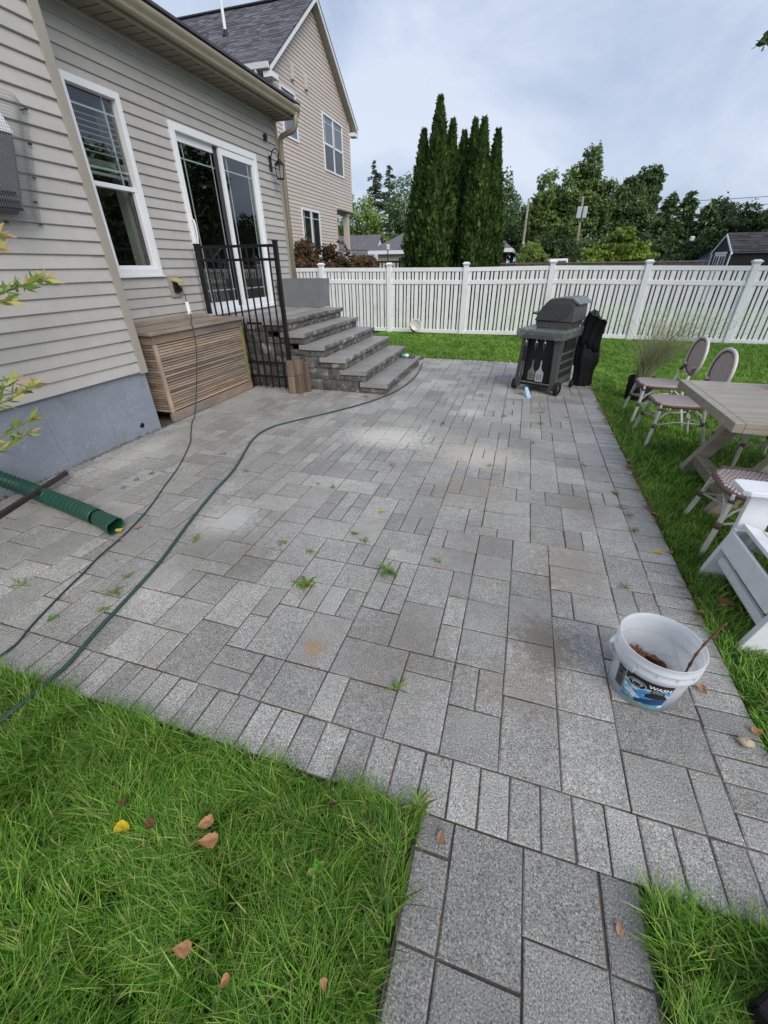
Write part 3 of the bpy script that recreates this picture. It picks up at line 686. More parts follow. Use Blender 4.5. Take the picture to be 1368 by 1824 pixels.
# ------------------------------------------------------------------ black metal gate panel
gt = thing('metal_gate', 'black metal gate panel standing before the landing wall', 'gate', (-3.5, 5.28, 0))
GY = 5.285; gx0, gx1 = -4.17, -3.02
MB().box(gx1-.025, gx1+.025, GY-.025, GY+.025, .01, 1.78).box(gx1-.029, gx1+.029, GY-.029, GY+.029, 1.78, 1.80).build('gate_post', 'black_metal', gt, bevel=.004)
MB().box(gx0-.025, gx0+.025, GY-.025, GY+.025, .97, 1.76).box(gx0-.029, gx0+.029, GY-.029, GY+.029, 1.76, 1.785).build('gate_post', 'black_metal', gt, bevel=.004)
for z in (1.745, 1.60, .36, .17): MB().box(gx0+.025, gx1-.025, GY-.013, GY+.013, z-.015, z+.015).build('rail', 'black_metal', gt)
npk = 10
for k in range(npk):
    x = gx0 + (k+1)*(gx1-gx0)/(npk+1); MB().box(x-.0085, x+.0085, GY-.0085, GY+.0085, .02, 1.74).build('picket', 'black_metal', gt)

# short timber offcuts standing by the gate post
tb = [(-2.93, 5.14, 0, .23, .1), (-2.84, 5.17, 0, .25, .11), (-2.90, 5.25, 0, .25, .1), (-2.935, 5.145, .232, .43, .1), (-2.845, 5.175, .252, .435, .11), (-2.77, 5.27, 0, .40, .085)]
lb = ['short weathered timber on the paving, front left under a second block', 'short weathered timber on the paving, front right under the tallest block', 'short weathered timber on the paving behind the front two blocks', 'weathered timber block stacked on top, left one of the pair', 'weathered timber block stacked on top, right one of the pair', 'single tall timber offcut standing against the steps wall']
for (x, y, z0, z1, s), l in zip(tb, lb):
    m = MB(); n = 8; h = s/2; c_ = h*.72
    oct_ = [(h, -c_), (h, c_), (c_, h), (-c_, h), (-h, c_), (-h, -c_), (-c_, -h), (c_, -h)]; a = random.Random(x).uniform(-.15, .15)
    oct_ = [(x+p*math.cos(a)-q*math.sin(a), y+p*math.sin(a)+q*math.cos(a)) for p, q in oct_]
    m.prism(oct_, 'z', z0, z1); o = m.build('timber_block', 'wood_block', None, bevel=.006); tag(o, l, 'timber', 'timber offcuts by the gate')

# ================================================================== WHITE VINYL FENCE
fn = thing('vinyl_fence', 'white vinyl picket fence across the back of the lawn', 'fence', (0, 11.4, 0))
PXS = [-7.15, -5.24, -3.38, -1.47, .47, 2.40, 4.33, 6.27]; FYY = 11.4
PH = [1.56, 1.56, 1.55, 1.545, 1.565, 1.55, 1.53, 1.53]
for x, h in zip(PXS, PH):
    p = MB().box(x-.057, x+.057, FYY-.057, FYY+.057, -.05, h-.01).build('post', 'fence_white', fn, bevel=.006)
    MB().box(x-.082, x+.082, FYY-.082, FYY+.082, h-.012, h+.012).add([(x-.07,FYY-.07,h+.012),(x+.07,FYY-.07,h+.012),(x+.07,FYY+.07,h+.012),(x-.07,FYY+.07,h+.012),(x-.045,FYY-.045,h+.036),(x+.045,FYY-.045,h+.036),(x+.045,FYY+.045,h+.036),(x-.045,FYY+.045,h+.036)], [(0,1,5,4),(1,2,6,5),(2,3,7,6),(3,0,4,7),(4,5,6,7)]).box(x-.068, x+.068, FYY-.068, FYY+.068, h-.035, h-.013).build('post_cap', 'fence_white', p, bevel=.004)
pk_w = MB().box(-.043, .043, -.011, .011, 0, 1.36); pk_n = MB().box(-.024, .024, -.011, .011, 0, 1.36)
pmw = None
for i in range(len(PXS)-1):
    a, b = PXS[i]+.057, PXS[i+1]-.057; za, zb = PH[i]-1.555, PH[i+1]-1.555
    def rail(z0, z1, nm='rail', th=.026):
        MB().add([(a,FYY-th,z0+za),(b,FYY-th,z0+zb),(b,FYY+th,z0+zb),(a,FYY+th,z0+za),(a,FYY-th,z1+za),(b,FYY-th,z1+zb),(b,FYY+th,z1+zb),(a,FYY+th,z1+za)], [(3,2,1,0),(4,5,6,7),(0,1,5,4),(1,2,6,5),(2,3,7,6),(3,0,4,7)]).build(nm, 'fence_white', fn, bevel=.004)
    rail(1.395, 1.48); rail(1.125, 1.215); rail(.02, .105)
    n = 9; pitch = (b-a)/n
    for k in range(n):
        for off, src, nm in ((.25, pk_w, 'wide_picket'), (.76, pk_n, 'narrow_picket')):
            x = a+(k+off)*pitch; t = (x-a)/(b-a); dz = za+(zb-za)*t+.06
            if src is pk_w and pmw is None:
                ow = pk_w.build('wide_picket', 'fence_white', fn); on = pk_n.build('narrow_picket', 'fence_white', fn); pmw = (ow.data, on.data); bpy.data.objects.remove(ow); bpy.data.objects.remove(on)
                for me in pmw:
                    for v in me.vertices: v.co = v.co + Vector((0, 11.4, 0))
            o = bpy.data.objects.new(nm, pmw[0] if src is pk_w else pmw[1]); COL.objects.link(o); o.parent = fn; o.location = (x, 0, dz); ORG[o] = ORG[fn]

# white pot lying by the fence
mk('pot_white', lin('#d8d6d0'), .6, n1=(8, .08))
wp = thing('overturned_pot', 'white flower pot lying on its side at the fence foot', 'flower pot', (-2.66, 11.1, .1))
m = MB().lathe([(.001, 0), (.09, 0), (.135, .2), (.15, .2), (.15, .24), (.135, .24), (.13, .2), (.085, .02), (.001, .02)], 20)
o = m.build('pot', 'pot_white', wp, smooth=True)
for v in o.data.vertices: pass
o.matrix_parent_inverse = Matrix.Identity(4); o.location = (2.66+(-2.66), 0, 0)
ORG[o] = ORG[wp]
for v in o.data.vertices: v.co += Vector(ORG[wp])
o.rotation_euler = (R(62), R(8), R(25)); o.location = (0, .05, .03)
# ================================================================== GAS GRILL
mk('grill_grey', lin('#4e4f50'), .45, n1=(7, .12), n2=(60, .06), spec=.45)
mk('grill_shelf', lin('#5c6361'), .35, n1=(6, .12), n2=(40, .08), spec=.5, tint=(14, .56, .7, lin('#8f9694')))
mk('grill_cheek', lin('#434445'), .4, n1=(9, .15), spec=.5); mk('grill_dark', lin('#232425'), .5, n1=(10, .15)); mk('rubber', (.012, .012, .012), .7); mk('hub_grey', lin('#77797a'), .5)
mk('steel', (.55, .55, .54), .3, metal=1., n1=(20, .1))
GA = math.atan2(-.39, .92); GO = Vector((.045, 6.16, 0))
gr = thing('gas_grill', 'dark grey gas grill on wheels at the far patio edge', 'grill', (0, 0, 0))
# local: x = u (front to back), y = v (length away from the viewer)
def trap(m, pts, x0, x1): return m.prism(pts, 'y', x0, x1)
for (u, du) in ((.02, -.03), (.46, .03)):
    MB().add([(u-.035+du,-.005,.05),(u+.05+du,-.005,.05),(u+.05+du,.05,.05),(u-.035+du,.05,.05),(u-.035-du*.2,-.005,.69),(u+.05-du*.2,-.005,.69),(u+.035-du*.2,.05,.69),(u-.03-du*.2,.05,.69)], [(3,2,1,0),(0,1,5,4),(1,2,6,5),(2,3,7,6),(3,0,4,7)]).build('leg', 'grill_grey', gr, bevel=.005)
    MB().add([(u-.02+du,.60,.08),(u+.03+du,.60,.08),(u+.03+du,.65,.08),(u-.02+du,.65,.08),(u-.02,.60,.69),(u+.03,.60,.69),(u+.03,.65,.69),(u-.02,.65,.69)], [(3,2,1,0),(0,1,5,4),(1,2,6,5),(2,3,7,6),(3,0,4,7)]).build('leg', 'grill_grey', gr, bevel=.005)
MB().add([(-.02,.07,.09),(.50,.07,.09),(.48,.07,.69),(.0,.07,.69)], [(0,1,2,3)]).build('end_panel', 'grill_dark', gr, solid=.012)
MB().add([(-.03,.06,.09),(-.03,.60,.09),(-.0,.60,.69),(-.0,.06,.69)], [(0,1,2,3)]).build('front_panel', 'grill_dark', gr, solid=.012)
bp = MB().add([(.512,.05,.10),(.512,.60,.12),(.50,.60,.69),(.50,.05,.69)], [(0,1,2,3)]).build('back_panel', 'grill_grey', gr, solid=.014)
for k in range(4): MB().box(.508, .522, .10, .55, .2+k*.11, .27+k*.11).build('panel_rib', 'grill_dark', bp)
MB().box(.502, .53, .12, .5, .60, .665).build('vent_slot', 'hole_black', gr)
MB().box(.02, .5, .02, .62, .08, .12).build('bottom_shelf', 'grill_dark', gr)
MB().tube([(.02, .02, .12), (.47, .02, .12)], .008, 6).build('crossbar', 'steel', gr)
# side shelf with a downturned lip
sh = MB().add([(-.075,-.06,.80),(.54,-.06,.80),(.54,.66,.80),(-.075,.66,.80),(-.085,-.075,.775),(.55,-.075,.775),(.55,.67,.775),(-.085,.67,.775),(-.075,-.075,.69),(.54,-.075,.69),(.54,.67,.69),(-.075,.67,.69)],
    [(0,1,2,3),(0,1,5,4),(1,2,6,5),(2,3,7,6),(3,0,4,7),(4,5,9,8),(5,6,10,9),(6,7,11,10),(7,4,8,11)]).build('side_shelf', 'grill_shelf', gr, bevel=.008)
MB().add([(.03,-.079,.735),(.42,-.079,.735),(.44,-.079,.692),(.01,-.079,.692)], [(0,1,2,3)]).build('shelf_recess', 'grill_grey', gr, solid=.006)
# firebox and hood (profile in u-z, extruded along v)
MB().prism([(.10, .80), (.50, .80), (.53, .88), (.07, .88)], 'y', .13, .60).build('firebox', 'grill_grey', gr, bevel=.006)
hood = [(.06, .885), (.075, .93), (.13, 1.04), (.19, 1.11), (.24, 1.14), (.40, 1.155), (.50, 1.15), (.535, 1.12), (.55, 1.03), (.555, .885)]
MB().prism(hood, 'y', .12, .61).build('lid', 'grill_grey', gr, bevel=.008)
cheek = [(.075, .895), (.09, .94), (.15, 1.05), (.21, 1.105), (.50, 1.09), (.525, 1.05), (.48, .97), (.40, .915), (.33, .893)]
MB().prism(cheek, 'y', .106, .119).build('lid_cheek', 'grill_cheek', gr, bevel=.004)
MB().prism([(.20, 1.118), (.24, 1.148), (.40, 1.163), (.505, 1.158), (.56, 1.12), (.60, 1.10), (.60, 1.088), (.55, 1.10), (.50, 1.14), (.40, 1.145), (.25, 1.13)], 'y', .115, .615).build('lid_trim', 'grill_shelf', gr, bevel=.003)
MB().tube([(.06, .2, .96), (.0, .2, .965), (.0, .52, .965), (.06, .52, .96)], .014, 8).build('lid_handle', 'grill_shelf', gr, smooth=True)
def wheel(u, v, r, wdt, name='wheel'):
    o = MB().lathe([(r*.55, -wdt/2), (r*.93, -wdt/2), (r, -wdt*.3), (r, wdt*.3), (r*.93, wdt/2), (r*.55, wdt/2)], 24).build(name, 'rubber', gr, smooth=False)
    for vv in o.data.vertices: c = vv.co.copy(); vv.co = Vector((u+c.z, v+c.x, r+c.y))
    h = MB().lathe([(.001, -wdt*.32), (r*.2, -wdt*.45), (r*.3, -wdt*.25), (r*.58, -wdt*.2), (r*.58, wdt*.2), (r*.3, wdt*.25), (.001, wdt*.4)], 16).build('hub', 'hub_grey', o, smooth=True)
    for vv in h.data.vertices: c = vv.co.copy(); vv.co = Vector((u+c.z, v+c.x, r+c.y))
wheel(-.045, .04, .075, .045); wheel(.56, .03, .085, .05); wheel(.06, .62, .045, .03); wheel(.56, .60, .05, .035)
gr.location = GO; gr.rotation_euler = (0, 0, GA)
def gl_w(u, v, z): return Vector((GO.x+u*math.cos(GA)-v*math.sin(GA), GO.y+u*math.sin(GA)+v*math.cos(GA), z))
# tools hanging on the shelf lip
def tool(name, label, u, build):
    t = thing(name, label, 'grill tool', (0, 0, 0), 'tools hanging from the grill'); build(t); t.location = gl_w(u, -.092, .69); t.rotation_euler = (0, 0, GA)
def hook(t): MB().tube([(0, .014, .01), (0, -.006, .006), (0, -.01, -.03), (0, 0, -.045), (0, .004, -.03)], .003, 5).tube([(-.012, 0, -.04), (-.012, 0, -.085), (.012, 0, -.085), (.012, 0, -.04), (0, 0, -.028), (-.012, 0, -.04)], .003, 5).build('hang_hook', 'steel', t)
mk('dull_steel', lin('#8f9186'), .4, metal=.7)
def spatula(matn, wd, ht, tilt):
    def f(t):
        hook(t); MB().tube([(0, 0, -.085), (0, 0, -.13), (0, 0, -.25)], [.012, .015, .012], 8, flat=.6).build('handle', 'dark_plastic', t, smooth=True)
        MB().add([(-.008,-.001,-.24),(.008,-.001,-.24),(.009,-.001,-.33),(.02,-.001,-.365),(wd/2,-.001,-.40),(-wd/2,-.001,-.40),(-.02,-.001,-.365),(-.009,-.001,-.33)], [(0,1,2,7),(7,2,3,6),(6,3,4,5)]).build('neck', matn, t, solid=.003)
        m = MB(); z0, z1 = -.40, -.40-ht; xs = [-wd/2, -wd*.28, -wd*.2, -wd*.04, wd*.04, wd*.2, wd*.28, wd/2]
        for i in range(0, 8, 2): m.add([(xs[i],-.001,z0-.02),(xs[i+1],-.001,z0-.02),(xs[i+1],-.001,z1+.02),(xs[i],-.001,z1+.02)], [(0,1,2,3)])
        m.add([(-wd/2,-.001,z0),(wd/2,-.001,z0),(wd/2,-.001,z0-.02),(-wd/2,-.001,z0-.02)], [(0,1,2,3)]).add([(-wd/2,-.001,z1+.02),(wd/2,-.001,z1+.02),(wd*.46,-.001,z1),(-wd*.46,-.001,z1)], [(0,1,2,3)])
        m.build('slotted_blade', matn, t, solid=.003)
    return f
tool('grill_spatula', 'tarnished slotted spatula hanging in the middle of the grill end', .22, spatula('dull_steel', .09, .11, 0))
mk('bright_steel', lin('#bcc1c6'), .3, metal=.5)
tool('grill_spatula', 'bright slotted spatula hanging rightmost on the grill end', .33, spatula('bright_steel', .105, .12, 0))
def tongs(t):
    hook(t)
    for s, zb in ((-1, -.49), (1, -.47)):
        MB().tube([(.004*s, 0, -.085), (.012*s, 0, -.16), (.012*s, 0, -.28)], .010, 6).build('handle', 'dark_plastic', t)
        MB().tube([(.012*s, 0, -.28), (.018*s, 0, -.40), (.02*s, 0, zb+.03), (.012*s, 0, zb)], [.006, .006, .01, .004], 6, flat=.5).build('arm', 'steel', t)
tool('grill_tongs', 'long steel tongs with black handles hanging leftmost on the grill end', .08, tongs)
# fallen strip and grill cover
mk('pale_blue', lin('#a9cbe6'), .4)
ts = thing('plastic_strip', 'pale blue plastic strip hanging from the grill onto the pavers', 'strip', (.22, 5.8, 0))
MB().add([(.155,5.90,.10),(.195,5.905,.10),(.255,5.745,.004),(.20,5.735,.004)], [(0,1,2,3)]).build('strip', 'pale_blue', ts, solid=.003)
MB().tube([(.175, 5.9, .10), (.168, 5.93, .2), (.165, 6.02, .3)], .003, 5).build('cord', 'black_metal', ts)
mk('cover_cloth', (.007, .007, .008), .42, n1=(8, .3), bump=(5, .7, .03), spec=.5)
cv = thing('grill_cover', 'black fabric grill cover hanging in a heap behind the grill', 'grill cover', (.93, 6.66, 0))
rr = random.Random(12); prof = [(0, .13, .14), (.03, .16, .15), (.12, .15, .14), (.25, .16, .15), (.32, .20, .17), (.45, .20, .17), (.6, .18, .15), (.75, .16, .13), (.88, .12, .10), (.96, .06, .06), (.985, .01, .01)]
V = []; F = []; nn = 40
for k, (z, ra, rb) in enumerate(prof):
    cx, cy = .90+.05*(1-z)+.0, 6.68-.03*z
    for i in range(nn):
        t = 6.283*i/nn; wv = .84*(1+.10*math.sin(9*t+.8*math.sin(z*4))*(1-z*.4)+.06*math.sin(5*t+2+z*3)+rr.uniform(-.02, .02))
        V.append((cx+ra*math.cos(t)*wv, cy+rb*math.sin(t)*wv, z+.012*math.sin(4*t)*(z > .02)))
for k in range(len(prof)-1):
    for i in range(nn): F.append((k*nn+i, k*nn+(i+1) % nn, (k+1)*nn+(i+1) % nn, (k+1)*nn+i))
MB().add(V, F).build('cover_folds', 'cover_cloth', cv, smooth=True)
cvl = MB(); V = []; F = []
for i in range(13):
    for j in range(9):
        a, b = i/12, j/8; V.append((.80+.24*a, 6.36+.2*b-.05*a, .98-.42*b*b-.10*a+.012*math.sin(a*17+b*4)))
for i in range(12):
    for j in range(8): F.append((i*9+j, i*9+j+1, (i+1)*9+j+1, (i+1)*9+j))
cvl.add(V, F).build('cover_flap', 'cover_cloth', cv, smooth=True, solid=.006)

# ================================================================== BISTRO CHAIRS
mk('cane_white', lin('#c9c7c2'), .4, n1=(20, .08), spec=.4)
mk('wrap_brown', lin('#685a4c'), .6, n1=(60, .3)); mk('rim_brown', lin('#6a5650'), .6, n1=(60, .25))
def weave_mat(name, c1, c2, su, sv):
    m = bpy.data.materials.new(name); m.use_nodes = True; t = m.node_tree; t.nodes.clear(); L = t.links.new
    o = N(t, 'ShaderNodeOutputMaterial'); b = N(t, 'ShaderNodeBsdfPrincipled'); L(b.outputs[0], o.inputs[0]); b.inputs['Roughness'].default_value = .5
    tcn = N(t, 'ShaderNodeTexCoord'); mpn = N(t, 'ShaderNodeMapping'); mpn.inputs['Scale'].default_value = (su, sv, sv); L(tcn.outputs['Object'], mpn.inputs[0])
    ch = N(t, 'ShaderNodeTexChecker'); ch.inputs['Scale'].default_value = 1; ch.inputs[1].default_value = (*c1, 1); ch.inputs[2].default_value = (*c2, 1); L(mpn.outputs[0], ch.inputs[0]); L(ch.outputs[0], b.inputs['Base Color'])
    MATS[name] = m
weave_mat('weave_seat', lin('#e0d9d5'), lin('#94756d'), 80, 48)
weave_mat('weave_back', lin('#d6cec9'), lin('#80655e'), 1, 60)
def seat_outline(t, g=0.):
    # rounded seat, front wide (x=0), back narrower
    c, s = math.cos(t), math.sin(t); sx = .205+g; sy = (.225+g)*(1-.10*(c*.5+.5)); p = .62
    return (.215+sx*math.copysign(abs(c)**p, c), sy*math.copysign(abs(s)**p, s))
def make_chair():
    t = thing('bistro_chair', 'x', 'chair')
    SZ = .405
    # seat: ribbed strands across, over a padded shape
    nx = 40; V = []; F = []; ny = 14
    for i in range(nx*3+1):
        x = .012+.406*i/(nx*3); k = i % 3; xe = (x-.215)/.2051; xe = max(-1, min(1, xe)); c_ = math.copysign(abs(xe)**(1/.62), xe); s_ = math.sqrt(max(0, 1-c_*c_)); hy = .225*(1-.10*(c_*.5+.5))*s_**.62
        for j in range(ny+1):
            q = -1+2*j/ny; y = q*hy; z = SZ+.004+(.0035 if k == 1 else (.0025 if k == 2 else -.001))+.008*(1-q*q)-(.018 if abs(q) > .999 else .0)-(.02 if i in (0, nx*3) else 0)
            V.append((x, y, z))
    for i in range(nx*3):
        for j in range(ny): F.append((i*(ny+1)+j, (i+1)*(ny+1)+j, (i+1)*(ny+1)+j+1, i*(ny+1)+j+1))
    MB().add(V, F).build('woven_seat', 'weave_seat', t)
    ring = [seat_outline(6.2832*k/36) for k in range(37)]
    MB().tube([(x, y, SZ-.012) for x, y in ring], .014, 8, cap=False).build('seat_rim', 'rim_brown', t, smooth=True)
    for s in (-1, 1):
        MB().tube([(-.005, .255*s, .0), (.005, .247*s, .05), (.028, .215*s, .2), (.042, .19*s, .33), (.05, .18*s, SZ-.005)], .0145, 9).build('front_leg', 'cane_white', t, smooth=True)
        MB().tube([(.50, .235*s, 0), (.475, .225*s, .08), (.425, .195*s, .25), (.40, .175*s, SZ), (.425, .16*s, .52), (.46, .135*s, .60)], .0145, 9).build('back_leg', 'cane_white', t, smooth=True)
        for (x, y, z) in ((.0285, .2145, .205), (.048, .183, .365)): MB().tube([(x-.003, (y+.005)*s, z-.02), (x+.003, (y-.005)*s, z+.02)], .0175, 8).build('cane_wrap', 'wrap_brown', t, smooth=True)
        MB().tube([(.428, .196*s, .23), (.422, .192*s, .265)], .0175, 8).build('cane_wrap', 'wrap_brown', t, smooth=True)
        MB().tube([(.425, .16*s, .52), (.455, .14*s, .585)], .0175, 8).build('cane_wrap', 'wrap_brown', t, smooth=True)
        # side stretcher and braces
        MB().tube([(.03, .21*s, .21), (.22, .15*s, .235), (.425, .195*s, .245)], .0075, 6).build('stretcher', 'cane_white', t, smooth=True)
        MB().tube([(.032, .208*s, .23), (.07, .205*s, .30), (.15, .19*s, .37), (.22, .185*s, SZ-.02)], .0075, 6).build('brace', 'cane_white', t, smooth=True)
        MB().tube([(.42, .19*s, .26), (.38, .19*s, .33), (.30, .185*s, SZ-.02)], .0075, 6).build('brace', 'cane_white', t, smooth=True)
        MB().tube([(.033, .205*s, .23), (.035, .16*s, .31), (.03, .06*s, SZ-.02)], .0075, 6).build('brace', 'cane_white', t, smooth=True)
    MB().tube([(.03, -.21, .21), (.11, 0, .235), (.03, .21, .21)], .0075, 6).build('stretcher', 'cane_white', t, smooth=True)
    MB().tube([(.425, -.195, .245), (.35, 0, .24), (.425, .195, .245)], .0075, 6).build('stretcher', 'cane_white', t, smooth=True)
    # oval back, leaning
    def bk(u, v, off=0.): return (.462+.17*v*.55+off+.05*u*u*-1.2, u, .50+v)
    hp = []
    for k in range(41):
        a = 6.2832*k/40; hp.append(bk(.215*math.copysign(abs(math.sin(a))**.85, math.sin(a)), .185-.185*math.cos(a)))
    MB().tube(hp, .0155, 8, cap=False).build('back_hoop', 'cane_white', t, smooth=True)
    MB().tube([(p[0]-.002, p[1]*.9, .685+(p[2]-.685)*.9) for p in hp], .008, 6, cap=False).build('back_rim', 'rim_brown', t, smooth=True)
    V = []; F = []; n = 16
    for i in range(n+1):
        v = .02+.33*i/n; hw = .19*math.sqrt(max(.0, 1-((v-.185)/.168)**2))
        for j in range(n+1): V.append(bk(hw*(-1+2*j/n), v))
    for i in range(n):
        for j in range(n): F.append((i*(n+1)+j, i*(n+1)+j+1, (i+1)*(n+1)+j+1, (i+1)*(n+1)+j))
    MB().add(V, F).build('woven_back', 'weave_back', t, smooth=True)
    return t
ch0 = make_chair()
CH = [(1.315, 5.27, 0.0, 'woven bistro chair nearest the fence, beside the black pot'), (1.30, 4.535, .02, 'woven bistro chair at the table corner, second from the fence'),
      (1.265, 2.715, -.10, 'woven bistro chair nearest the camera, beside the white wooden chair'), (2.02, 4.30, math.radians(-85), 'bistro chair tucked behind the table, one leg showing under it')]
for k, (x, y, a, l) in enumerate(CH):
    o = ch0 if k == 0 else copy_tree(ch0)
    o.location = (x, y, -.01); o.rotation_euler = (0, 0, a); o['label'] = l; o['category'] = 'chair'; o['group'] = 'woven bistro chairs'

# ------------------------------------------------------------------ dining table
mk('table_wood', lin('#9a9282'), .35, var=.05, n1=(2, .14), n2=(9, .14), stretch=(.5, 9, 9), spec=.5, bump=(25, .12, .002), tint=(2.5, .5, .75, lin('#7d7466')))
tt = thing('dining_table', 'grey washed wooden outdoor table standing on the lawn', 'table', (1.9, 3.43, 0))
ta, tb_, TZ = 2.87, 3.99, .70
for k in range(7):
    y0 = ta+k*(tb_-ta)/7; MB().box(1.36, 3.3, y0+.0004, y0+(tb_-ta)/7-.0004, TZ-.03, TZ).build('top_plank', 'table_wood', tt, bevel=.0012, seg=1)
MB().box(1.30, 1.359, ta, tb_, TZ-.062, TZ-.0005).build('breadboard_end', 'table_wood', tt, bevel=.004)
MB().box(1.36, 3.3, ta, ta+.035, TZ-.062, TZ-.031).box(1.36, 3.3, tb_-.035, tb_, TZ-.062, TZ-.031).build('apron', 'table_wood', tt)
for y, sx in ((3.82, 0), (3.04, -.05)):
    MB().bar((1.52+sx, y, -.02), (1.86+sx, y, TZ-.03), .075, .095, (1, 0, 0)).build('leg', 'table_wood', tt, bevel=.004)
    MB().bar((2.75+sx, y, -.02), (2.15+sx, y, TZ-.03), .075, .095, (1, 0, 0)).build('leg', 'table_wood', tt, bevel=.004)
MB().bar((1.565, 3.04, .10), (1.585, 3.82, .10), .08, .085).build('foot_beam', 'table_wood', tt, bevel=.004)
MB().bar((2.68, 3.04, .10), (2.68, 3.82, .10), .08, .085).build('foot_beam', 'table_wood', tt, bevel=.004)
MB().bar((1.6, 3.43, .16), (2.68, 3.43, .16), .07, .08).build('stretcher', 'table_wood', tt, bevel=.004)

# ------------------------------------------------------------------ white adirondack chair
ad = thing('adirondack_chair', 'white wooden slatted garden chair at the right picture edge', 'chair', (1.5, 2.0, 0))
AY0, AY1 = 1.72, 2.27
for y in (AY0, AY1):
    MB().add([(1.165,y-.016,-.03),(1.30,y-.016,-.03),(1.37,y-.016,.30),(1.235,y-.016,.31),(1.165,y+.016,-.03),(1.30,y+.016,-.03),(1.37,y+.016,.30),(1.235,y+.016,.31)], [(0,1,2,3),(7,6,5,4),(0,1,5,4),(1,2,6,5),(2,3,7,6),(3,0,4,7)]).build('front_leg', 'white_paint', ad, bevel=.004)
    MB().add([(1.25,y-.014,.20),(1.25,y-.014,.315),(1.95,y-.014,.16),(1.95,y-.014,.03),(1.25,y+.014,.20),(1.25,y+.014,.315),(1.95,y+.014,.16),(1.95,y+.014,.03)], [(0,1,2,3),(7,6,5,4),(0,1,5,4),(1,2,6,5),(2,3,7,6),(3,0,4,7)]).build('seat_rail', 'white_paint', ad, bevel=.004) if False else None
    s = .035 if y > 2 else -.035
    MB().box(1.245, 1.375, y+s-.015, y+s+.015, .22, .525).build('arm_post', 'white_paint', ad, bevel=.004)
    MB().add([(1.17,y+s-.07,.527),(1.20,y+s-.09,.527),(1.85,y+s-.06,.527),(1.85,y+s+.06,.527),(1.20,y+s+.07,.527),(1.17,y+s+.05,.527),(1.17,y+s-.07,.552),(1.20,y+s-.09,.552),(1.85,y+s-.06,.552),(1.85,y+s+.06,.552),(1.20,y+s+.07,.552),(1.17,y+s+.05,.552)], [(0,1,2,3,4,5),(6,7,8,9,10,11)]+[(i, (i+1) % 6, (i+1) % 6+6, i+6) for i in range(6)]).build('armrest', 'white_paint', ad, bevel=.004)
    MB().bar((1.34, y-(.03 if y > 2 else -.03), .27), (1.98, y-(.03 if y > 2 else -.03), .06), .028, .11).build('seat_rail', 'white_paint', ad, bevel=.004)
MB().obox((1.235, (AY0+AY1)/2, .12), (.03, AY1-AY0-.034, .05), (0, R(12), 0)).build('front_stretcher', 'white_paint', ad, bevel=.012)
MB().obox((1.222, (AY0+AY1)/2, .245), (.02, AY1-AY0-.034, .105), (0, R(13), 0)).build('front_apron', 'white_paint', ad, bevel=.004)
for k in range(6):
    x = 1.30+k*.098; MB().obox((x, (AY0+AY1)/2, .328-(x-1.30)*.30), (.092, AY1-AY0+.0, .02), (0, R(17), 0)).build('seat_slat', 'white_paint', ad, bevel=.004)
for k in range(6):
    y = AY0+.045+k*(AY1-AY0-.09)/5; MB().bar((1.80, y, .16), (2.12, y, .95-.03*abs(k-2.5)), .085, .02, (1, 0, 0)).build('back_slat', 'white_paint', ad, bevel=.004)

# ------------------------------------------------------------------ black pot with wispy grass plant
pt = thing('potted_grass', 'black fabric pot with a wispy dried grass plant by the chairs', 'potted plant', (1.56, 6.05, 0))
mk('fabric_pot', (.010, .010, .011), .85, n1=(12, .3), bump=(8, .4, .01))
MB().lathe([(.14, 0), (.148, .1), (.15, .22), (.156, .30), (.15, .305), (.143, .29), (.14, .26), (.001, .26)], 24, (1.56, 6.05, -.02), cap0=True).build('pot', 'fabric_pot', pt, smooth=True)
rr = random.Random(31); V = []; F = []; Cc = []
for k in range(520):
    a = rr.gauss(.35, .9); r0 = rr.uniform(0, .09); p = Vector((1.56+r0*math.cos(a*3), 6.05+r0*math.sin(a*3), .25)); hh = rr.uniform(.3, .85); lean = Vector((rr.gauss(.24, .30), rr.gauss(-.08, .2), 0)); n = 5; wd = rr.uniform(.0018, .0034); o = len(V)
    col = random.Random(k).choice([(.32, .36, .19), (.26, .32, .15), (.38, .37, .24), (.2, .28, .11), (.36, .33, .24)])
    for i in range(n):
        t = i/(n-1); q = p + Vector((0, 0, hh*t)) + lean*(t**1.6)*hh*1.6; wq = wd*(1-.7*t); V += [(q.x-wq, q.y, q.z), (q.x+wq, q.y+wq*.6, q.z)]; Cc += [col, col]
    for i in range(n-1): F.append((o+2*i, o+2*i+1, o+2*i+3, o+2*i+2))
    for q_ in range(5):   # small leaves along the stem
        t = rr.uniform(.45, 1); q = p + Vector((0, 0, hh*t)) + lean*(t**1.6)*hh*1.6; d = Vector((rr.gauss(0, 1), rr.gauss(0, 1), rr.uniform(.3, 1))).normalized()*rr.uniform(.012, .03); sd = Vector((d.y, -d.x, 0)).normalized()*.0042; o2 = len(V)
        V += [tuple(q), tuple(q+d*.5+sd), tuple(q+d), tuple(q+d*.5-sd)]; F.append((o2, o2+1, o2+2, o2+3)); Cc += [tuple(c*1.1 for c in col)]*4
o = np_mesh('grass_stems', V, np.array(F), 'blade', Cc, pt); tag(o, kind='stuff')
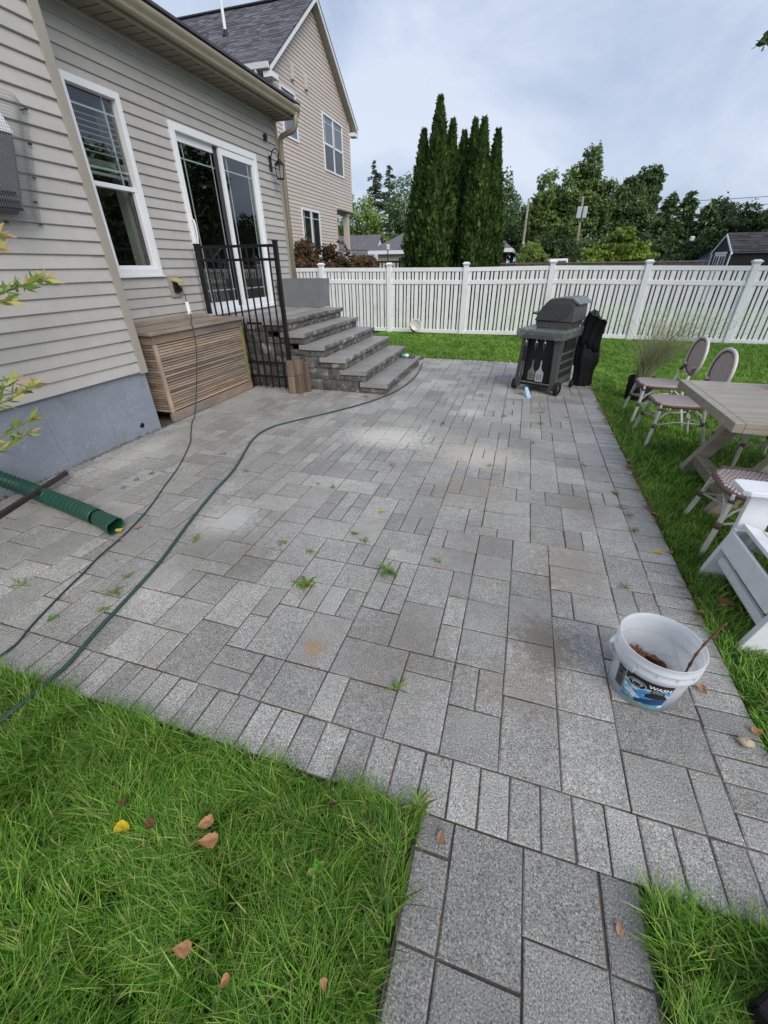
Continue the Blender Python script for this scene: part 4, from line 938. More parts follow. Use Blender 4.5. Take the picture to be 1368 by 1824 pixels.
# ================================================================== BUCKET
def plastic_mat(name, tp):
    m = bpy.data.materials.new(name); m.use_nodes = True; t = m.node_tree; t.nodes.clear(); L = t.links.new
    o = N(t, 'ShaderNodeOutputMaterial'); d = N(t, 'ShaderNodeBsdfPrincipled'); d.inputs['Base Color'].default_value = (.90, .91, .92, 1); d.inputs['Roughness'].default_value = .35
    tr = N(t, 'ShaderNodeBsdfTransparent'); tr.inputs[0].default_value = (.9, .93, .96, 1); tl = N(t, 'ShaderNodeBsdfTranslucent'); tl.inputs[0].default_value = (.85, .88, .92, 1)
    a = N(t, 'ShaderNodeMixShader'); a.inputs[0].default_value = .45; L(d.outputs[0], a.inputs[1]); L(tl.outputs[0], a.inputs[2])
    b = N(t, 'ShaderNodeMixShader'); b.inputs[0].default_value = tp; L(a.outputs[0], b.inputs[1]); L(tr.outputs[0], b.inputs[2]); L(b.outputs[0], o.inputs[0]); MATS[name] = m
plastic_mat('clear_plastic', .56); plastic_mat('rim_plastic', .30)
BC = Vector((.695, 1.355, 0)); BH = .305
bk_ = thing('wash_bucket', 'translucent plastic wash bucket with blue label standing on the pavers', 'bucket', BC)
def brad(z): return .121+.022*min(z, .24)/.24
MB().lathe([(.001, .006), (.115, .006), (.121, 0), (brad(.12), .12), (brad(.215), .215)], 56, BC).build('bucket_wall', 'clear_plastic', bk_, smooth=True, solid=.0018)
MB().lathe([(.143, .215), (.152, .217), (.152, .236), (.145, .238), (.146, .262), (.153, .264), (.153, .27), (.1455, .272), (.1475, .300), (.1515, .305), (.1475, .3065), (.1445, .303), (.1425, .27), (.141, .215)], 56, BC).build('rim', 'rim_plastic', bk_, smooth=True)
for k in range(14):
    a = 6.283*k/14; MB().obox((BC.x+.1485*math.cos(a), BC.y+.1485*math.sin(a), .25), (.006, .002, .022), (0, 0, a)).build('rim_rib', 'rim_plastic', bk_)
CAMA = math.atan2(-BC.y, -BC.x)      # direction towards the viewer
ta_ = CAMA-.95
MB().obox((BC.x+.15*math.cos(ta_+.55), BC.y+.15*math.sin(ta_+.55), .225), (.012, .045, .04), (0, 0, ta_+.55)).build('handle_lug', 'clear_plastic', bk_, bevel=.004)
hp = []
for k in range(25):
    a = ta_+.55-math.pi*k/24; hp.append((BC.x+.158*math.cos(a), BC.y+.158*math.sin(a), .222-.055*math.sin(math.pi*k/24)))
MB().tube(hp, .0021, 6).build('bail_wire', 'steel', bk_)
mid = hp[9]; MB().tube([hp[8], hp[9], hp[10], hp[11]], .0085, 8).build('grip', 'white_vinyl', bk_, smooth=True)
# printed labels: thin curved sheets just outside the wall
def on_wall(a, z, off=.0012): r = brad(z)+off; return (BC.x+r*math.cos(a), BC.y+r*math.sin(a), z)
def patch(name, a0, a1, z0, z1, mat, off, n=14, shape=None):
    V = []; F = []
    for i in range(n+1):
        for j in range(2): V.append(on_wall(a0+(a1-a0)*i/n, (z0, z1)[j] if shape is None else shape(i/n, j), off))
    for i in range(n): F.append((2*i, 2*i+2, 2*i+3, 2*i+1))
    return MB().add(V, F).build(name, mat, lab, smooth=True)
lab = bk_
mk('label_black', (.012, .012, .014), .35); mk('label_grey', lin('#6d7072'), .4, n1=(60, .2)); mk('label_white', lin('#e2e4e6'), .4); mk('label_green', lin('#8fb04a'), .4, n1=(40, .2))
mk('label_art', lin('#3f8fc0'), .3, n1=(18, .3), tint=(24, .48, .62, lin('#cfe3ec')), stretch=(1, 1, 2.2)); mk('label_navy', lin('#1c3f74'), .3, n1=(30, .3)); mk('label_aqua', lin('#8ec3d8'), .3, n1=(30, .3), tint=(20, .5, .6, lin('#dfeaf0')))
la0, la1 = CAMA-.42, CAMA+.78
patch('label_art', la0, la1, .03, .196, 'label_art', .0012)
patch('label_band', la0+.0, la1, .145, .196, 'label_black', .0018, shape=lambda t, j: (.150-.02*t+.03*t*t, .1965)[j])
patch('label_swirl', la0+.02, la0+.62, .05, .1, 'label_aqua', .0018, shape=lambda t, j: (.085-.045*t, .125-.06*t)[j])
patch('label_swirl', la0+.4, la1-.03, .03, .09, 'label_navy', .0021, shape=lambda t, j: (.040+.02*t, .062+.05*t)[j])
patch('label_swirl', la0+.62, la1-.02, .08, .12, 'label_black', .0024, shape=lambda t, j: (.093+.01*t, .112+.03*math.sin(t*3.1))[j])
patch('label_edge', la0, la1, .030, .036, 'label_green', .0024)
patch('data_panel', la0-.32, la0-.02, .055, .185, 'label_grey', .0012)
for k in range(9): patch('data_line', la0-.29, la0-.06, .07+k*.0065, .0727+k*.0065, 'label_black', .0018, 4)
patch('data_icon', la0-.24, la0-.11, .135, .158, 'label_black', .0018, 4); patch('data_line', la0-.29, la0-.05, .166, .178, 'label_black', .0018, 4)
def disc(name, ac, zc, r, mat, off, sq=1.0):
    n = 28; V = [on_wall(ac, zc, off)]+[on_wall(ac+r*math.cos(6.283*k/n)/.135, zc+r*sq*math.sin(6.283*k/n), off) for k in range(n)]
    MB().add(V, [(0, k+1, (k+1) % n+1) for k in range(n)]).build(name, mat, lab)
lc, lz = la0+.33, .150
disc('logo_disc', lc, lz, .033, 'label_white', .0026, .75); disc('logo_disc', lc, lz, .0305, 'label_black', .0029, .73); disc('logo_disc', lc, lz, .0165, 'label_white', .0032, .7); disc('logo_disc', lc, lz, .0145, 'label_black', .0035, .68)
def text_on(name, s, ac, zc, h, mat, off, arc=None, bold=0.0):
    cu = bpy.data.curves.new(name, 'FONT'); cu.body = s; cu.size = h; cu.align_x = 'CENTER'; cu.align_y = 'CENTER'; cu.resolution_u = 2; cu.offset = bold
    to = bpy.data.objects.new(name, cu); COL.objects.link(to); dg = bpy.context.evaluated_depsgraph_get(); dg.update()
    me = bpy.data.meshes.new_from_object(to.evaluated_get(dg)); bpy.data.objects.remove(to)
    vs = []
    for v in me.vertices:
        x, y = v.co.x, v.co.y
        if arc:
            R_, sg = arc; th = x/R_; X = (R_+sg*y)*math.sin(th); Z = sg*((R_+sg*y)*math.cos(th)); x, y = X, Z*.75
        vs.append(on_wall(ac+x/.135, zc+y, off))
    m = MB().add(vs, [tuple(p.vertices) for p in me.polygons]); bpy.data.meshes.remove(me); return m.build(name, mat, lab)
text_on('logo_lettering', 'CHEMICAL', lc, lz, .0115, 'label_white', .0034, (.0205, 1), .0003); text_on('logo_lettering', 'GUYS', lc, lz, .0115, 'label_white', .0034, (.0265, -1), .0003)
text_on('label_lettering', 'WASH', lc+.56, .168, .026, 'label_white', .0030, None, .0009)
patch('label_plate', lc+.38, lc+.72, .134, .148, 'label_black', .0030, 6); text_on('label_lettering', 'BUCKET', lc+.55, .141, .0095, 'label_white', .0036)
bk_.scale = (.98, .98, .9)
# things in the bucket
def dry_leaf_mesh(name, seed, L_, Wd, curl, col, parent=None):
    """thin curled leaf: ovate outline with ragged margin, folded along its midrib, with a stalk"""
    rr = random.Random(seed); V = []; F = []; Cc = []; n, k = 14, 7; ph = rr.uniform(0, 6); bend = rr.uniform(-.5, .5); tw_ = rr.uniform(-1, 1)*curl; fold = rr.uniform(.3, 1.)*curl; rag = [[rr.uniform(.82, 1.1) for _ in range(n+1)] for _ in (0, 1)]
    for i in range(n+1):
        t = i/n; out_ = (math.sin(math.pi*min(1, t**.75))**.8) if 0 < i < n else .015
        for j in range(k):
            q = -1+2*j/(k-1); side = rag[0 if q < 0 else 1][i]; wv = Wd*out_*(side if abs(q) > .9 else 1)
            x = L_*(t-.5)+.10*L_*abs(q)*out_*(-1); y = wv*q+bend*L_*.22*(t-.5)**2*4*.5
            z = fold*L_*.42*abs(q)**1.4*out_ + curl*L_*.55*(t-.5)**2*1.6 + tw_*L_*.25*q*(t-.5) + .02*L_*math.sin(ph+9*t+5*q)*curl*2
            V.append((x, y, z)); c = rr.uniform(.86, 1.1)*(.72 if j == k//2 else 1)*(.8+.35*math.sin(ph+6*t+3*q)**2); Cc.append((col[0]*c, col[1]*c, col[2]*c))
    for i in range(n):
        for j in range(k-1): F.append((i*k+j, i*k+j+1, (i+1)*k+j+1, (i+1)*k+j))
    o = len(V); st = [(L_*.5, 0), (L_*.68, L_*.04), (L_*.85, L_*.12)]
    for x, y in st: V += [(x, y-.0007, V[(n*k)+k//2][2]+.002), (x, y+.0007, V[(n*k)+k//2][2]+.002)]; Cc += [tuple(c*.8 for c in col)]*2
    F += [(o, o+1, o+3, o+2), (o+2, o+3, o+5, o+4)]
    zm = min(v[2] for v in V); V = [(x, y, z-zm) for x, y, z in V]
    return np_mesh(name, V, np.array(F), 'dryleaf', Cc, parent, smooth=True)
BROWN = (.19, .085, .04); TAN = (.42, .22, .11); YEL = (.72, .50, .03); PINK = (.5, .28, .18)
DEB = [(-.075, .03, .14, .14, 1.0, .5, 'large brown leaf leaning on the left inside of the bucket'), (.03, .085, .06, .13, .5, 2.0, 'dark curled leaf on the bottom of the bucket'), (-.03, .085, .10, .13, 1.1, 1.3, 'brown leaf standing upright in the bucket middle'), (.07, .08, .05, .11, .4, .3, 'flat brown leaf on the right of the bucket bottom'), (-.03, -.05, .04, .10, .6, 2.6, 'brown leaf against the near inside of the bucket')]
for k, (dx, dy, z, L_, rx, rz, lb_) in enumerate(DEB):
    o = dry_leaf_mesh('dead_leaf', 40+k, L_, .042, .6, (BROWN, (.12, .06, .03), (.22, .10, .05))[k % 3]); o.location = (BC.x+dx, BC.y+dy, z); o.rotation_euler = (rx, .2, rz)
    tag(o, lb_, 'leaf', 'dead leaves inside the bucket')
tw = MB(); rr = random.Random(6); p0, p1 = Vector((BC.x+.045, BC.y-.08, .03)), Vector((BC.x+.165, BC.y+.02, .40)); tp = []; rs = []
for k in range(25):
    t = k/24; p = p0.lerp(p1, t)+Vector((.012*math.sin(t*7), .008*math.cos(t*5), 0)); tp.append(p); rs.append(.0042*(1.7 if k % 3 == 0 else 1)*(1-.3*t))
tw.tube(tp, rs, 7); mk('bark_red', lin('#6a4434'), .8, n1=(60, .3))
o = tw.build('twig', 'bark_red', None, smooth=True); tag(o, 'knobbly brown twig sticking out of the bucket', 'twig')

# ================================================================== HOSE, CORD, PIPE, POLE
mk('hose_green', lin('#2f4a44'), .45, n1=(30, .15), spec=.4); mk('cord_green', lin('#27403a'), .5)
def spline(pts, n=6):
    pts = [Vector(p) for p in pts]; out = []
    for i in range(len(pts)-1):
        a, b, c, d = pts[max(i-1, 0)], pts[i], pts[i+1], pts[min(i+2, len(pts)-1)]
        for k in range(n):
            t = k/n; out.append(.5*((2*b)+(c-a)*t+(2*a-5*b+4*c-d)*t*t+(3*b-a-3*c+d)*t**3))
    out.append(pts[-1]); return out
HP = [(-1.62, 7.52), (-1.56, 7.15), (-1.50, 6.48), (-1.53, 5.76), (-1.66, 5.22), (-1.83, 4.82), (-2.1, 4.37), (-2.35, 4.0), (-2.48, 3.73), (-2.46, 3.37), (-2.23, 2.74), (-2.12, 2.28), (-2.01, 1.89), (-1.9, 1.55), (-1.85, 1.37), (-1.8, 1.12), (-1.76, .91), (-1.72, .75)]
hz = [(x, y, .009) for x, y in HP]+[(-1.71, .66, .014), (-1.69, .53, .035), (-1.69, .42, .04), (-1.70, .2, .04), (-1.75, -.3, .03)]
o = MB().tube(spline(hz, 8), .0095, 8).build('garden_hose', 'hose_green', None, smooth=True); tag(o, 'thick dark green garden hose running from the steps to the near lawn', 'hose')
CP = [(-3.46, 3.69), (-3.2, 3.35), (-3.03, 3.13), (-2.75, 2.65), (-2.59, 2.3), (-2.42, 1.93), (-2.32, 1.62), (-2.28, 1.41), (-2.23, 1.25), (-2.18, 1.07), (-2.11, .86), (-2.06, .74)]
cz = [(-4.20, 4.875, 1.27), (-4.17, 4.87, 1.23), (-4.12, 4.82, 1.15), (-4.06, 4.76, 1.06), (-3.98, 4.68, .99), (-3.85, 4.5, .962), (-3.66, 4.27, .958), (-3.585, 4.2, .93), (-3.575, 4.16, .7), (-3.58, 4.06, .4), (-3.57, 3.93, .12), (-3.52, 3.80, .012)]+[(x, y, .006) for x, y in CP]+[(-2.05, .62, .02), (-2.06, .3, .03)]
o = MB().tube(spline(cz, 8), .0052, 7).build('extension_cord', 'cord_green', None, smooth=True); tag(o, 'thin dark green cord from the wall outlet over the wooden box', 'cord')
mk('paper', lin('#d9dadb'), .7)
o = MB().add([(-4.12,4.79,1.15),(-4.10,4.825,1.15),(-4.02,4.74,1.02),(-4.04,4.705,1.02)], [(0,1,2,3)]).build('cord_tag', 'paper', None, solid=.001); tag(o, 'white paper tag hanging on the cord below the outlet', 'tag')
mk('pipe_green', lin('#1f4a3c'), .4, n1=(10, .12), spec=.45)
pp = thing('drain_pipe', 'green corrugated drain pipe lying on the pavers by the foundation', 'pipe', (-3, 1.75, 0))
path = spline([(-3.62, 1.62, .34), (-3.5, 1.72, .22), (-3.38, 1.79, .12), (-3.2, 1.80, .065), (-2.87, 1.745, .058), (-2.6, 1.69, .056)], 26); rs = [(.058 if (k//2) % 2 else .052) for k in range(len(path))]
MB().tube(path, rs, 16, cap=False).build('corrugated_hose', 'pipe_green', pp)
V = []; F = []; n = 20
for i in range(8):
    t = i/7; c = Vector((-2.6, 1.69, .056)).lerp(Vector((-2.395, 1.645, .045)), t)
    for j in range(n):
        a = 6.283*j/n; ca, sa = math.cos(a), math.sin(a); k = .8 if t < .3 else .8; sq = (abs(ca)**(1-.35*t)*math.copysign(1, ca), abs(sa)**(1-.35*t)*math.copysign(1, sa)); V.append((c.x-.2*sq[0]*.055*.0, c.y+sq[0]*(.052+.012*t), max(.003, c.z+sq[1]*(.052-.006*t+(.004*math.sin(6*a) if t > .8 else 0)))))
for i in range(7):
    for j in range(n): F.append((i*n+j, i*n+(j+1) % n, (i+1)*n+(j+1) % n, (i+1)*n+j))
MB().add(V, F).build('outlet_sleeve', 'pipe_green', pp, smooth=True, solid=.003)
mk('pole_brown', lin('#3a322d'), .5, n1=(20, .15))
po = thing('metal_pole', 'dark brown metal pole lying across the green drain pipe', 'pole', (-3.2, 1.7, 0))
MB().bar((-3.475, 2.17, .055), (-2.72, .97, .262), .034, .034).build('shaft', 'pole_brown', po, bevel=.006)
MB().bar((-3.497, 2.205, .049), (-3.475, 2.17, .055), .03, .03).build('end_cap', 'chrome', po, bevel=.004)

# ================================================================== small stone, black tray
o = lump(MB(), (1.005, 1.195, .014), .021, 5, (1.25, .9, .75)).build('pebble', 'paver', None, smooth=True); mk('pebble', lin('#b3a688'), .7, n1=(20, .15)); o.data.materials[0] = MATS['pebble']; tag(o, 'smooth tan pebble at the patio edge near the lawn', 'stone')
tr = thing('black_crate', 'black plastic crate corner at the lower right of the picture', 'crate', (1.0, .35, 0))
cA, d1, d2 = Vector((.73, .445, .04)), Vector((.76, .65, 0)), Vector((.65, -.76, 0)); cQ = [cA, cA+d1*.42, cA+d1*.42+d2*.3, cA+d2*.3]
for q in range(4): MB().bar(cQ[q], cQ[(q+1) % 4], .012, .10).build('side_panel', 'hole_black', tr, bevel=.003)
MB().add([(p.x, p.y, .0) for p in cQ]+[(p.x, p.y, .02) for p in cQ], [(0,1,2,3),(4,5,6,7),(0,1,5,4),(1,2,6,5),(2,3,7,6),(3,0,4,7)]).build('base', 'dark_plastic', tr)
MB().add([(p.x, p.y, .088) for p in cQ], [(0,1,2,3)]).build('lid', 'hole_black', tr, solid=.008)

# ================================================================== LAWN
def blades(name, P, hmin, hmax, wd, segs, lean, palette, seed, edge=None, flop=.0, lift=1.0):
    r = np.random.default_rng(seed); n = len(P); x, y = P[:, 0], P[:, 1]
    cl = vnoise(x, y, 6, seed)*.6+vnoise(x, y, 19, seed+1)*.4
    h = (hmin+(hmax-hmin)*r.random(n))*(.65+.7*cl)
    az = (vnoise(x, y, 3.1, seed+2)*2+vnoise(x, y, 8, seed+5))*6.28 + r.normal(0, 1.2, n); ln = lean*(.35+1.2*r.random(n))*h + flop*r.random(n)**3
    d = np.stack([np.cos(az), np.sin(az), np.zeros(n)], 1); sd = np.stack([-np.sin(az+r.normal(0, .5, n)), np.cos(az), np.zeros(n)], 1)
    w_ = wd*(.45+1.1*r.random(n)**1.5); root = np.stack([x, y, np.full(n, -.014)], 1); V = np.zeros((n, 2*segs+1, 3), np.float32)
    for k in range(segs+1):
        t = k/segs; p = root + d*(ln*t**1.8)[:, None] + np.array([0, 0, 1.])*(h*(t-.28*(lean+.1)*t*t*(.5+r.random(n)*.0)))[:, None]; q = w_*(1-t**1.6)*.5
        if k < segs: V[:, 2*k] = p-sd*q[:, None]; V[:, 2*k+1] = p+sd*q[:, None]
        else: V[:, 2*k] = p
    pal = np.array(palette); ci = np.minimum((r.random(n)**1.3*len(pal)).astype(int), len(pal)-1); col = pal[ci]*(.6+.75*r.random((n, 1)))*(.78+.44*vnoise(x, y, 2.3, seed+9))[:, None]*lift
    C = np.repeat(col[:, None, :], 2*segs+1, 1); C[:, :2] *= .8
    base = (np.arange(n)*(2*segs+1))[:, None]; quads = []
    for k in range(segs-1): quads.append(base+np.array([[2*k, 2*k+1, 2*k+3, 2*k+2]]))
    tri = base+np.array([[2*segs-2, 2*segs-1, 2*segs]]); F = ([np.concatenate(quads)] if quads else [])+[tri]
    o = np_mesh(name, V.reshape(-1, 3), F, 'blade', C.reshape(-1, 3)); return o
GREEN = [(.075, .22, .014), (.11, .275, .018), (.055, .17, .018), (.155, .34, .028), (.25, .42, .06), (.30, .46, .085), (.34, .36, .12)]
def scatter(x0, x1, y0, y1, dens, seed, keep=None):
    r = np.random.default_rng(seed); n = int((x1-x0)*(y1-y0)*dens); P = np.stack([r.uniform(x0, x1, n), r.uniform(y0, y1, n)], 1)
    if keep is not None: P = P[keep(P[:, 0], P[:, 1])]
    return P
YL = Y0-BD
P1 = scatter(-3.3, -.075, -.55, YL+.015, 28000, 1, lambda x, y: (x > -2.7-.6*y) & ((y < YL-.012+.03*vnoise(x, y, 9, 4)-.015) ) & (x < -.085+.05*(vnoise(x, y, 8, 6)-.5)))
o = blades('grass', P1, .04, .092, .0042, 4, .8, GREEN, 11, flop=.05, lift=1.0); tag(o, 'lush long lawn grass left of the walkway in the foreground', 'grass', kind='stuff')
P2 = scatter(.545, 1.5, -.4, YL+.01, 28000, 2, lambda x, y: (x > .565-.05*(vnoise(x, y, 8, 8)-.5)) & (y < YL-.004-.02*vnoise(x, y, 9, 9)))
o = blades('grass', P2, .04, .092, .0042, 4, .8, GREEN, 12, flop=.05, lift=1.0); tag(o, 'tufty lawn grass right of the walkway in the foreground', 'grass', kind='stuff')
XE = XR+BD
near = scatter(XE-.01, 2.6, .45, 3.4, 13000, 3, lambda x, y: (x > XE+.02*(vnoise(x, y, 9, 3)-.55)) & (x < 1.25+.5*y))
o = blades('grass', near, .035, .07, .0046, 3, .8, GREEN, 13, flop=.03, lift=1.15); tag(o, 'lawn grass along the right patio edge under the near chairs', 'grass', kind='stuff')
mid_ = scatter(XE-.01, 4.6, 3.4, 7.6, 7000, 4, lambda x, y: (x > XE+.02*(vnoise(x, y, 9, 3)-.55)) & (x < .9+.5*y))
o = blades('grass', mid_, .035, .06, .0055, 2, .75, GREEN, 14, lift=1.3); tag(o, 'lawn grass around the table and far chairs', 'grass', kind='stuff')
far = scatter(-3.6, 6.2, 7.4, 11.45, 4200, 5, lambda x, y: ((y > YF+BD-.01+.03*(vnoise(x, y, 9, 3)-.5)) | (x > XE)) & (x < .7+.5*y) & (x > -.32*y-.3))
o = blades('grass', far, .035, .06, .0085, 1, .7, GREEN, 15, lift=1.35); tag(o, 'lawn strip between the patio and the white fence', 'grass', kind='stuff')  # lift puts sunlight on the far lawn into the blade colour
bey = scatter(-7, 10, 11.45, 20, 700, 6)
o = blades('grass', bey, .06, .1, .02, 1, .6, GREEN, 16); tag(o, 'neighbouring lawn seen through the fence pickets', 'grass', kind='stuff')
left = scatter(-3.64, -2.2, -.4, YL+.0, 9000, 7, lambda x, y: x < -2.65-.6*y)
o = blades('grass', left, .05, .1, .0045, 3, .8, GREEN, 17); tag(o, 'lawn grass at the near house corner', 'grass', kind='stuff')
# straw coloured dead grass along the right edge
sr = scatter(XE-.03, XE+.03, .8, 7.8, 16000, 8, lambda x, y: vnoise(x, y, 3, 21) > .42)
o = blades('dead_grass', sr, .015, .04, .004, 2, 1.6, [(.36, .24, .10), (.25, .16, .07), (.42, .33, .16), (.2, .12, .05)], 18); tag(o, 'straw coloured dead grass along the patio edge', 'dead grass', kind='stuff')

# ================================================================== WEEDS IN THE JOINTS
WEED = [(-2.48, 1.06), (-1.05, 1.81), (-1.26, 1.85), (-.86, 2.08), (-.78, 2.01), (-.28, 1.94), (-1.82, 1.72), (-2.53, 2.98), (-.41, 5.68), (-.05, 4.86), (-.05, 5.24), (.38, 5.13), (.36, 4.7), (-.08, 3.42), (.7, 3.64), (.87, 3.16), (.87, 2.93), (.91, 2.83), (.91, 2.64), (.74, 2.0), (-.28, 1.04), (-2.86, 2.44), (-2.89, 2.31), (-2.88, 2.16), (-1.92, 1.17), (-2.1, 2.71), (-1.25, 2.64), (-2.3, 7.5), (-2.76, 5.05), (-2.31, 5.21), (-1.88, 5.20), (.28, 4.07), (.65, 4.99), (-.68, 4.41), (-1.86, 1.05), (-1.95, 1.3), (.12, 5.9)]
WLIT = [(.22, .36, .05), (.15, .30, .04), (.30, .40, .07)]
def weed_mesh(name, seed, n, L_, wide, up):
    rr = random.Random(seed); V = []; F = []; Cc = []
    for k in range(n):
        a = rr.uniform(0, 6.283); l = L_*rr.uniform(.35, 1.1); e = rr.uniform(.1, 1.)*up; w_ = wide*rr.uniform(.6, 1.2); d = (math.cos(a), math.sin(a)); s = (-d[1], d[0]); o = len(V); c = tuple(x*rr.uniform(.7, 1.15) for x in rr.choice(WLIT)); r0 = rr.uniform(0, .25)*L_; ox, oy = rr.gauss(0, r0*.5), rr.gauss(0, r0*.5)
        for t, q in ((0, .15), (.3, .8), (.55, 1), (.8, .65), (1, .02)):
            z = l*(e*t-.55*e*t*t)+.003+.006*(k % 3); V += [(ox+d[0]*l*t-s[0]*w_*q, oy+d[1]*l*t-s[1]*w_*q, z+w_*q*.5), (ox+d[0]*l*t, oy+d[1]*l*t, z), (ox+d[0]*l*t+s[0]*w_*q, oy+d[1]*l*t+s[1]*w_*q, z+w_*q*.5)]; Cc += [c, tuple(x*.8 for x in c), c]
        for i in range(4): p = o+3*i; F += [(p, p+1, p+4, p+3), (p+1, p+2, p+5, p+4)]
    return np_mesh(name, V, np.array(F), 'leaf', Cc, smooth=True)
ORD = ['nearest to', 'second from', 'third from', 'fourth from', 'fifth from', 'sixth from', 'seventh from', 'eighth from', 'ninth from', 'tenth from', 'eleventh from', 'twelfth from', 'thirteenth from', 'fourteenth from']
def region(x, y):
    return 'by the right border' if x > .6 else ('before the stone steps' if y > 4.9 and x < -1 else ('in the far patio half' if y > 3.3 else ('beside the hose and cord' if x < -1.7 else 'in the patio middle')))
WLAB = {}
for rg_ in {region(*p) for p in WEED}:
    for i_, p in enumerate(sorted([p for p in WEED if region(*p) == rg_], key=lambda p: math.hypot(*p))): WLAB[p] = 'tiny green weed %s, %s the camera' % (rg_, ORD[i_])
for k, (x, y) in enumerate(WEED):
    o = weed_mesh('weed', 100+k, 9 if k % 3 else 14, .045 if k % 4 else .065, .004, .8); o.location = (x, y, -.003); tag(o, WLAB[(x, y)], 'weed', 'weeds in the paver joints')
o = weed_mesh('weed', 1, 18, .075, .012, 1.5); o.location = (-.93, 1.51, 0); tag(o, 'broad leaved bright green weed, largest on the patio', 'weed', 'weeds in the paver joints')
o = weed_mesh('weed', 2, 40, .085, .0035, .9); o.location = (-.54, 1.76, 0); tag(o, 'sprawling thin stemmed weed right of the broad leaved one', 'weed', 'weeds in the paver joints')
o = weed_mesh('weed', 3, 5, .032, .009, 1.2); o.location = (-2.05, .92, 0); tag(o, 'small yellow green clover sprig between hose and cord', 'weed', 'weeds in the paver joints')
o = weed_mesh('weed', 4, 20, .06, .005, 1.4); o.location = (-.09, .64, .0); tag(o, 'pale leafy weed at the lawn corner beside the walkway', 'weed', 'weeds in the paver joints')
o = weed_mesh('weed', 5, 10, .03, .008, 1.6); o.location = (-.33, .38, .055); tag(o, 'round leaved clover plant in the foreground grass', 'weed', 'weeds in the paver joints')

# ================================================================== FALLEN LEAVES
def leaf_at(seed, x, y, z, L_, col, label, group, curl=.25, rot=None, wd=None):
    L_ *= .7; o = dry_leaf_mesh('fallen_leaf', seed, L_, wd or L_*.33, curl, col); rr = random.Random(seed); o.location = (x, y, z); o.rotation_euler = rot or (rr.uniform(-.25, .25), rr.uniform(-.25, .25), rr.uniform(0, 6.28)); tag(o, label, 'leaf', group)
G_ = 'leaves on the near lawn'
leaf_at(201, -.93, .30, .075, .075, YEL, 'bright yellow leaf lying in the near lawn', G_)
leaf_at(202, -.87, .335, .06, .06, BROWN, 'brown leaf right beside the bright yellow leaf', G_, .5)
leaf_at(203, -.70, .385, .07, .075, TAN, 'tan curled leaf, upper of the pair in the near lawn', G_, .6)
leaf_at(204, -.665, .345, .07, .085, TAN, 'tan crumpled leaf, lower of the pair in the near lawn', G_, .8)
leaf_at(205, -.58, .14, .075, .07, TAN, 'pinkish brown flat leaf near the bottom edge of the lawn', G_, .2)
leaf_at(206, -.45, .125, .065, .04, TAN, 'small tan leaf right of the pinkish brown leaf', G_, .6)
leaf_at(207, -.22, .19, .065, .035, TAN, 'tiny tan leaf scrap closest to the walkway in the grass', G_, .7)
leaf_at(208, -.35, .55, .06, .05, (.10, .045, .03), 'thin dark seed pod like leaf near the lawn corner', G_, .3, None, .006)
leaf_at(209, -1.0, .36, .05, .05, BROWN, 'half hidden brown leaf left of the yellow leaf', G_, .5)
G_ = 'leaves on the paving'
leaf_at(220, -.01, .585, .006, .06, (.30, .19, .12), 'curled brown leaf where the walkway meets the patio', G_, .6)
leaf_at(221, .48, .52, .006, .04, PINK, 'small pink tan leaf on the right of the walkway', G_, .4)
leaf_at(222, -.93, 3.2, .006, .06, TAN, 'orange tan leaf in the middle of the patio', G_, .5)
leaf_at(223, -1.4, 2.67, .006, .05, TAN, 'small orange leaf left of the patio centre', G_, .5)
leaf_at(224, -.77, 2.4, .006, .07, YEL, 'yellow leaf in the middle of the patio', G_, .3)
leaf_at(225, .85, 3.37, .006, .05, YEL, 'yellow leaf by the right border far from the camera', G_, .3)
leaf_at(226, .99, 2.41, .006, .07, (.68, .45, .04), 'golden leaf on the right border course', G_, .3)
leaf_at(227, -2.30, 1.72, .008, .07, TAN, 'tan leaf beside the drain pipe mouth', G_, .5)
leaf_at(228, -2.385, 1.655, .012, .08, (.65, .45, .05), 'yellow leaf in the drain pipe mouth', G_, .4)
leaf_at(229, -2.30, 1.585, .006, .035, PINK, 'small pink leaf scrap in front of the pipe mouth', G_, .5)
leaf_at(230, 1.17, 1.93, .075, .10, (.22, .09, .05), 'red brown oval leaf on the grass behind the bucket', 'leaves on the near lawn', .2)
leaf_at(231, .93, 1.40, .008, .06, TAN, 'tan curled leaf on the border right of the bucket', G_, .7)
leaf_at(232, 1.75, 3.35, .712, .06, (.7, .6, .08), 'small yellow leaf lying on the table top', G_, .2)
rr = random.Random(77); ys_ = sorted(rr.uniform(1.1, 6.6) for _ in range(14))
for k, y in enumerate(ys_):
    leaf_at(300+k, XE-.02+rr.gauss(0, .015), y, .006, rr.uniform(.05, .085), rr.choice([TAN, PINK, BROWN, TAN]), 'dry curled leaf on the right patio edge, %s the camera' % ORD[k], 'dry leaves along the patio edge', .7)
xs_ = sorted(rr.uniform(-1.3, .7) for _ in range(7))
for k, x in enumerate(xs_):
    leaf_at(360+k, x, 8.12+rr.gauss(0, .04), .01, rr.uniform(.03, .06), rr.choice([TAN, BROWN]), 'dry brown leaf on the far patio edge, %s the steps' % ORD[k], 'dry leaves along the far edge', .7)
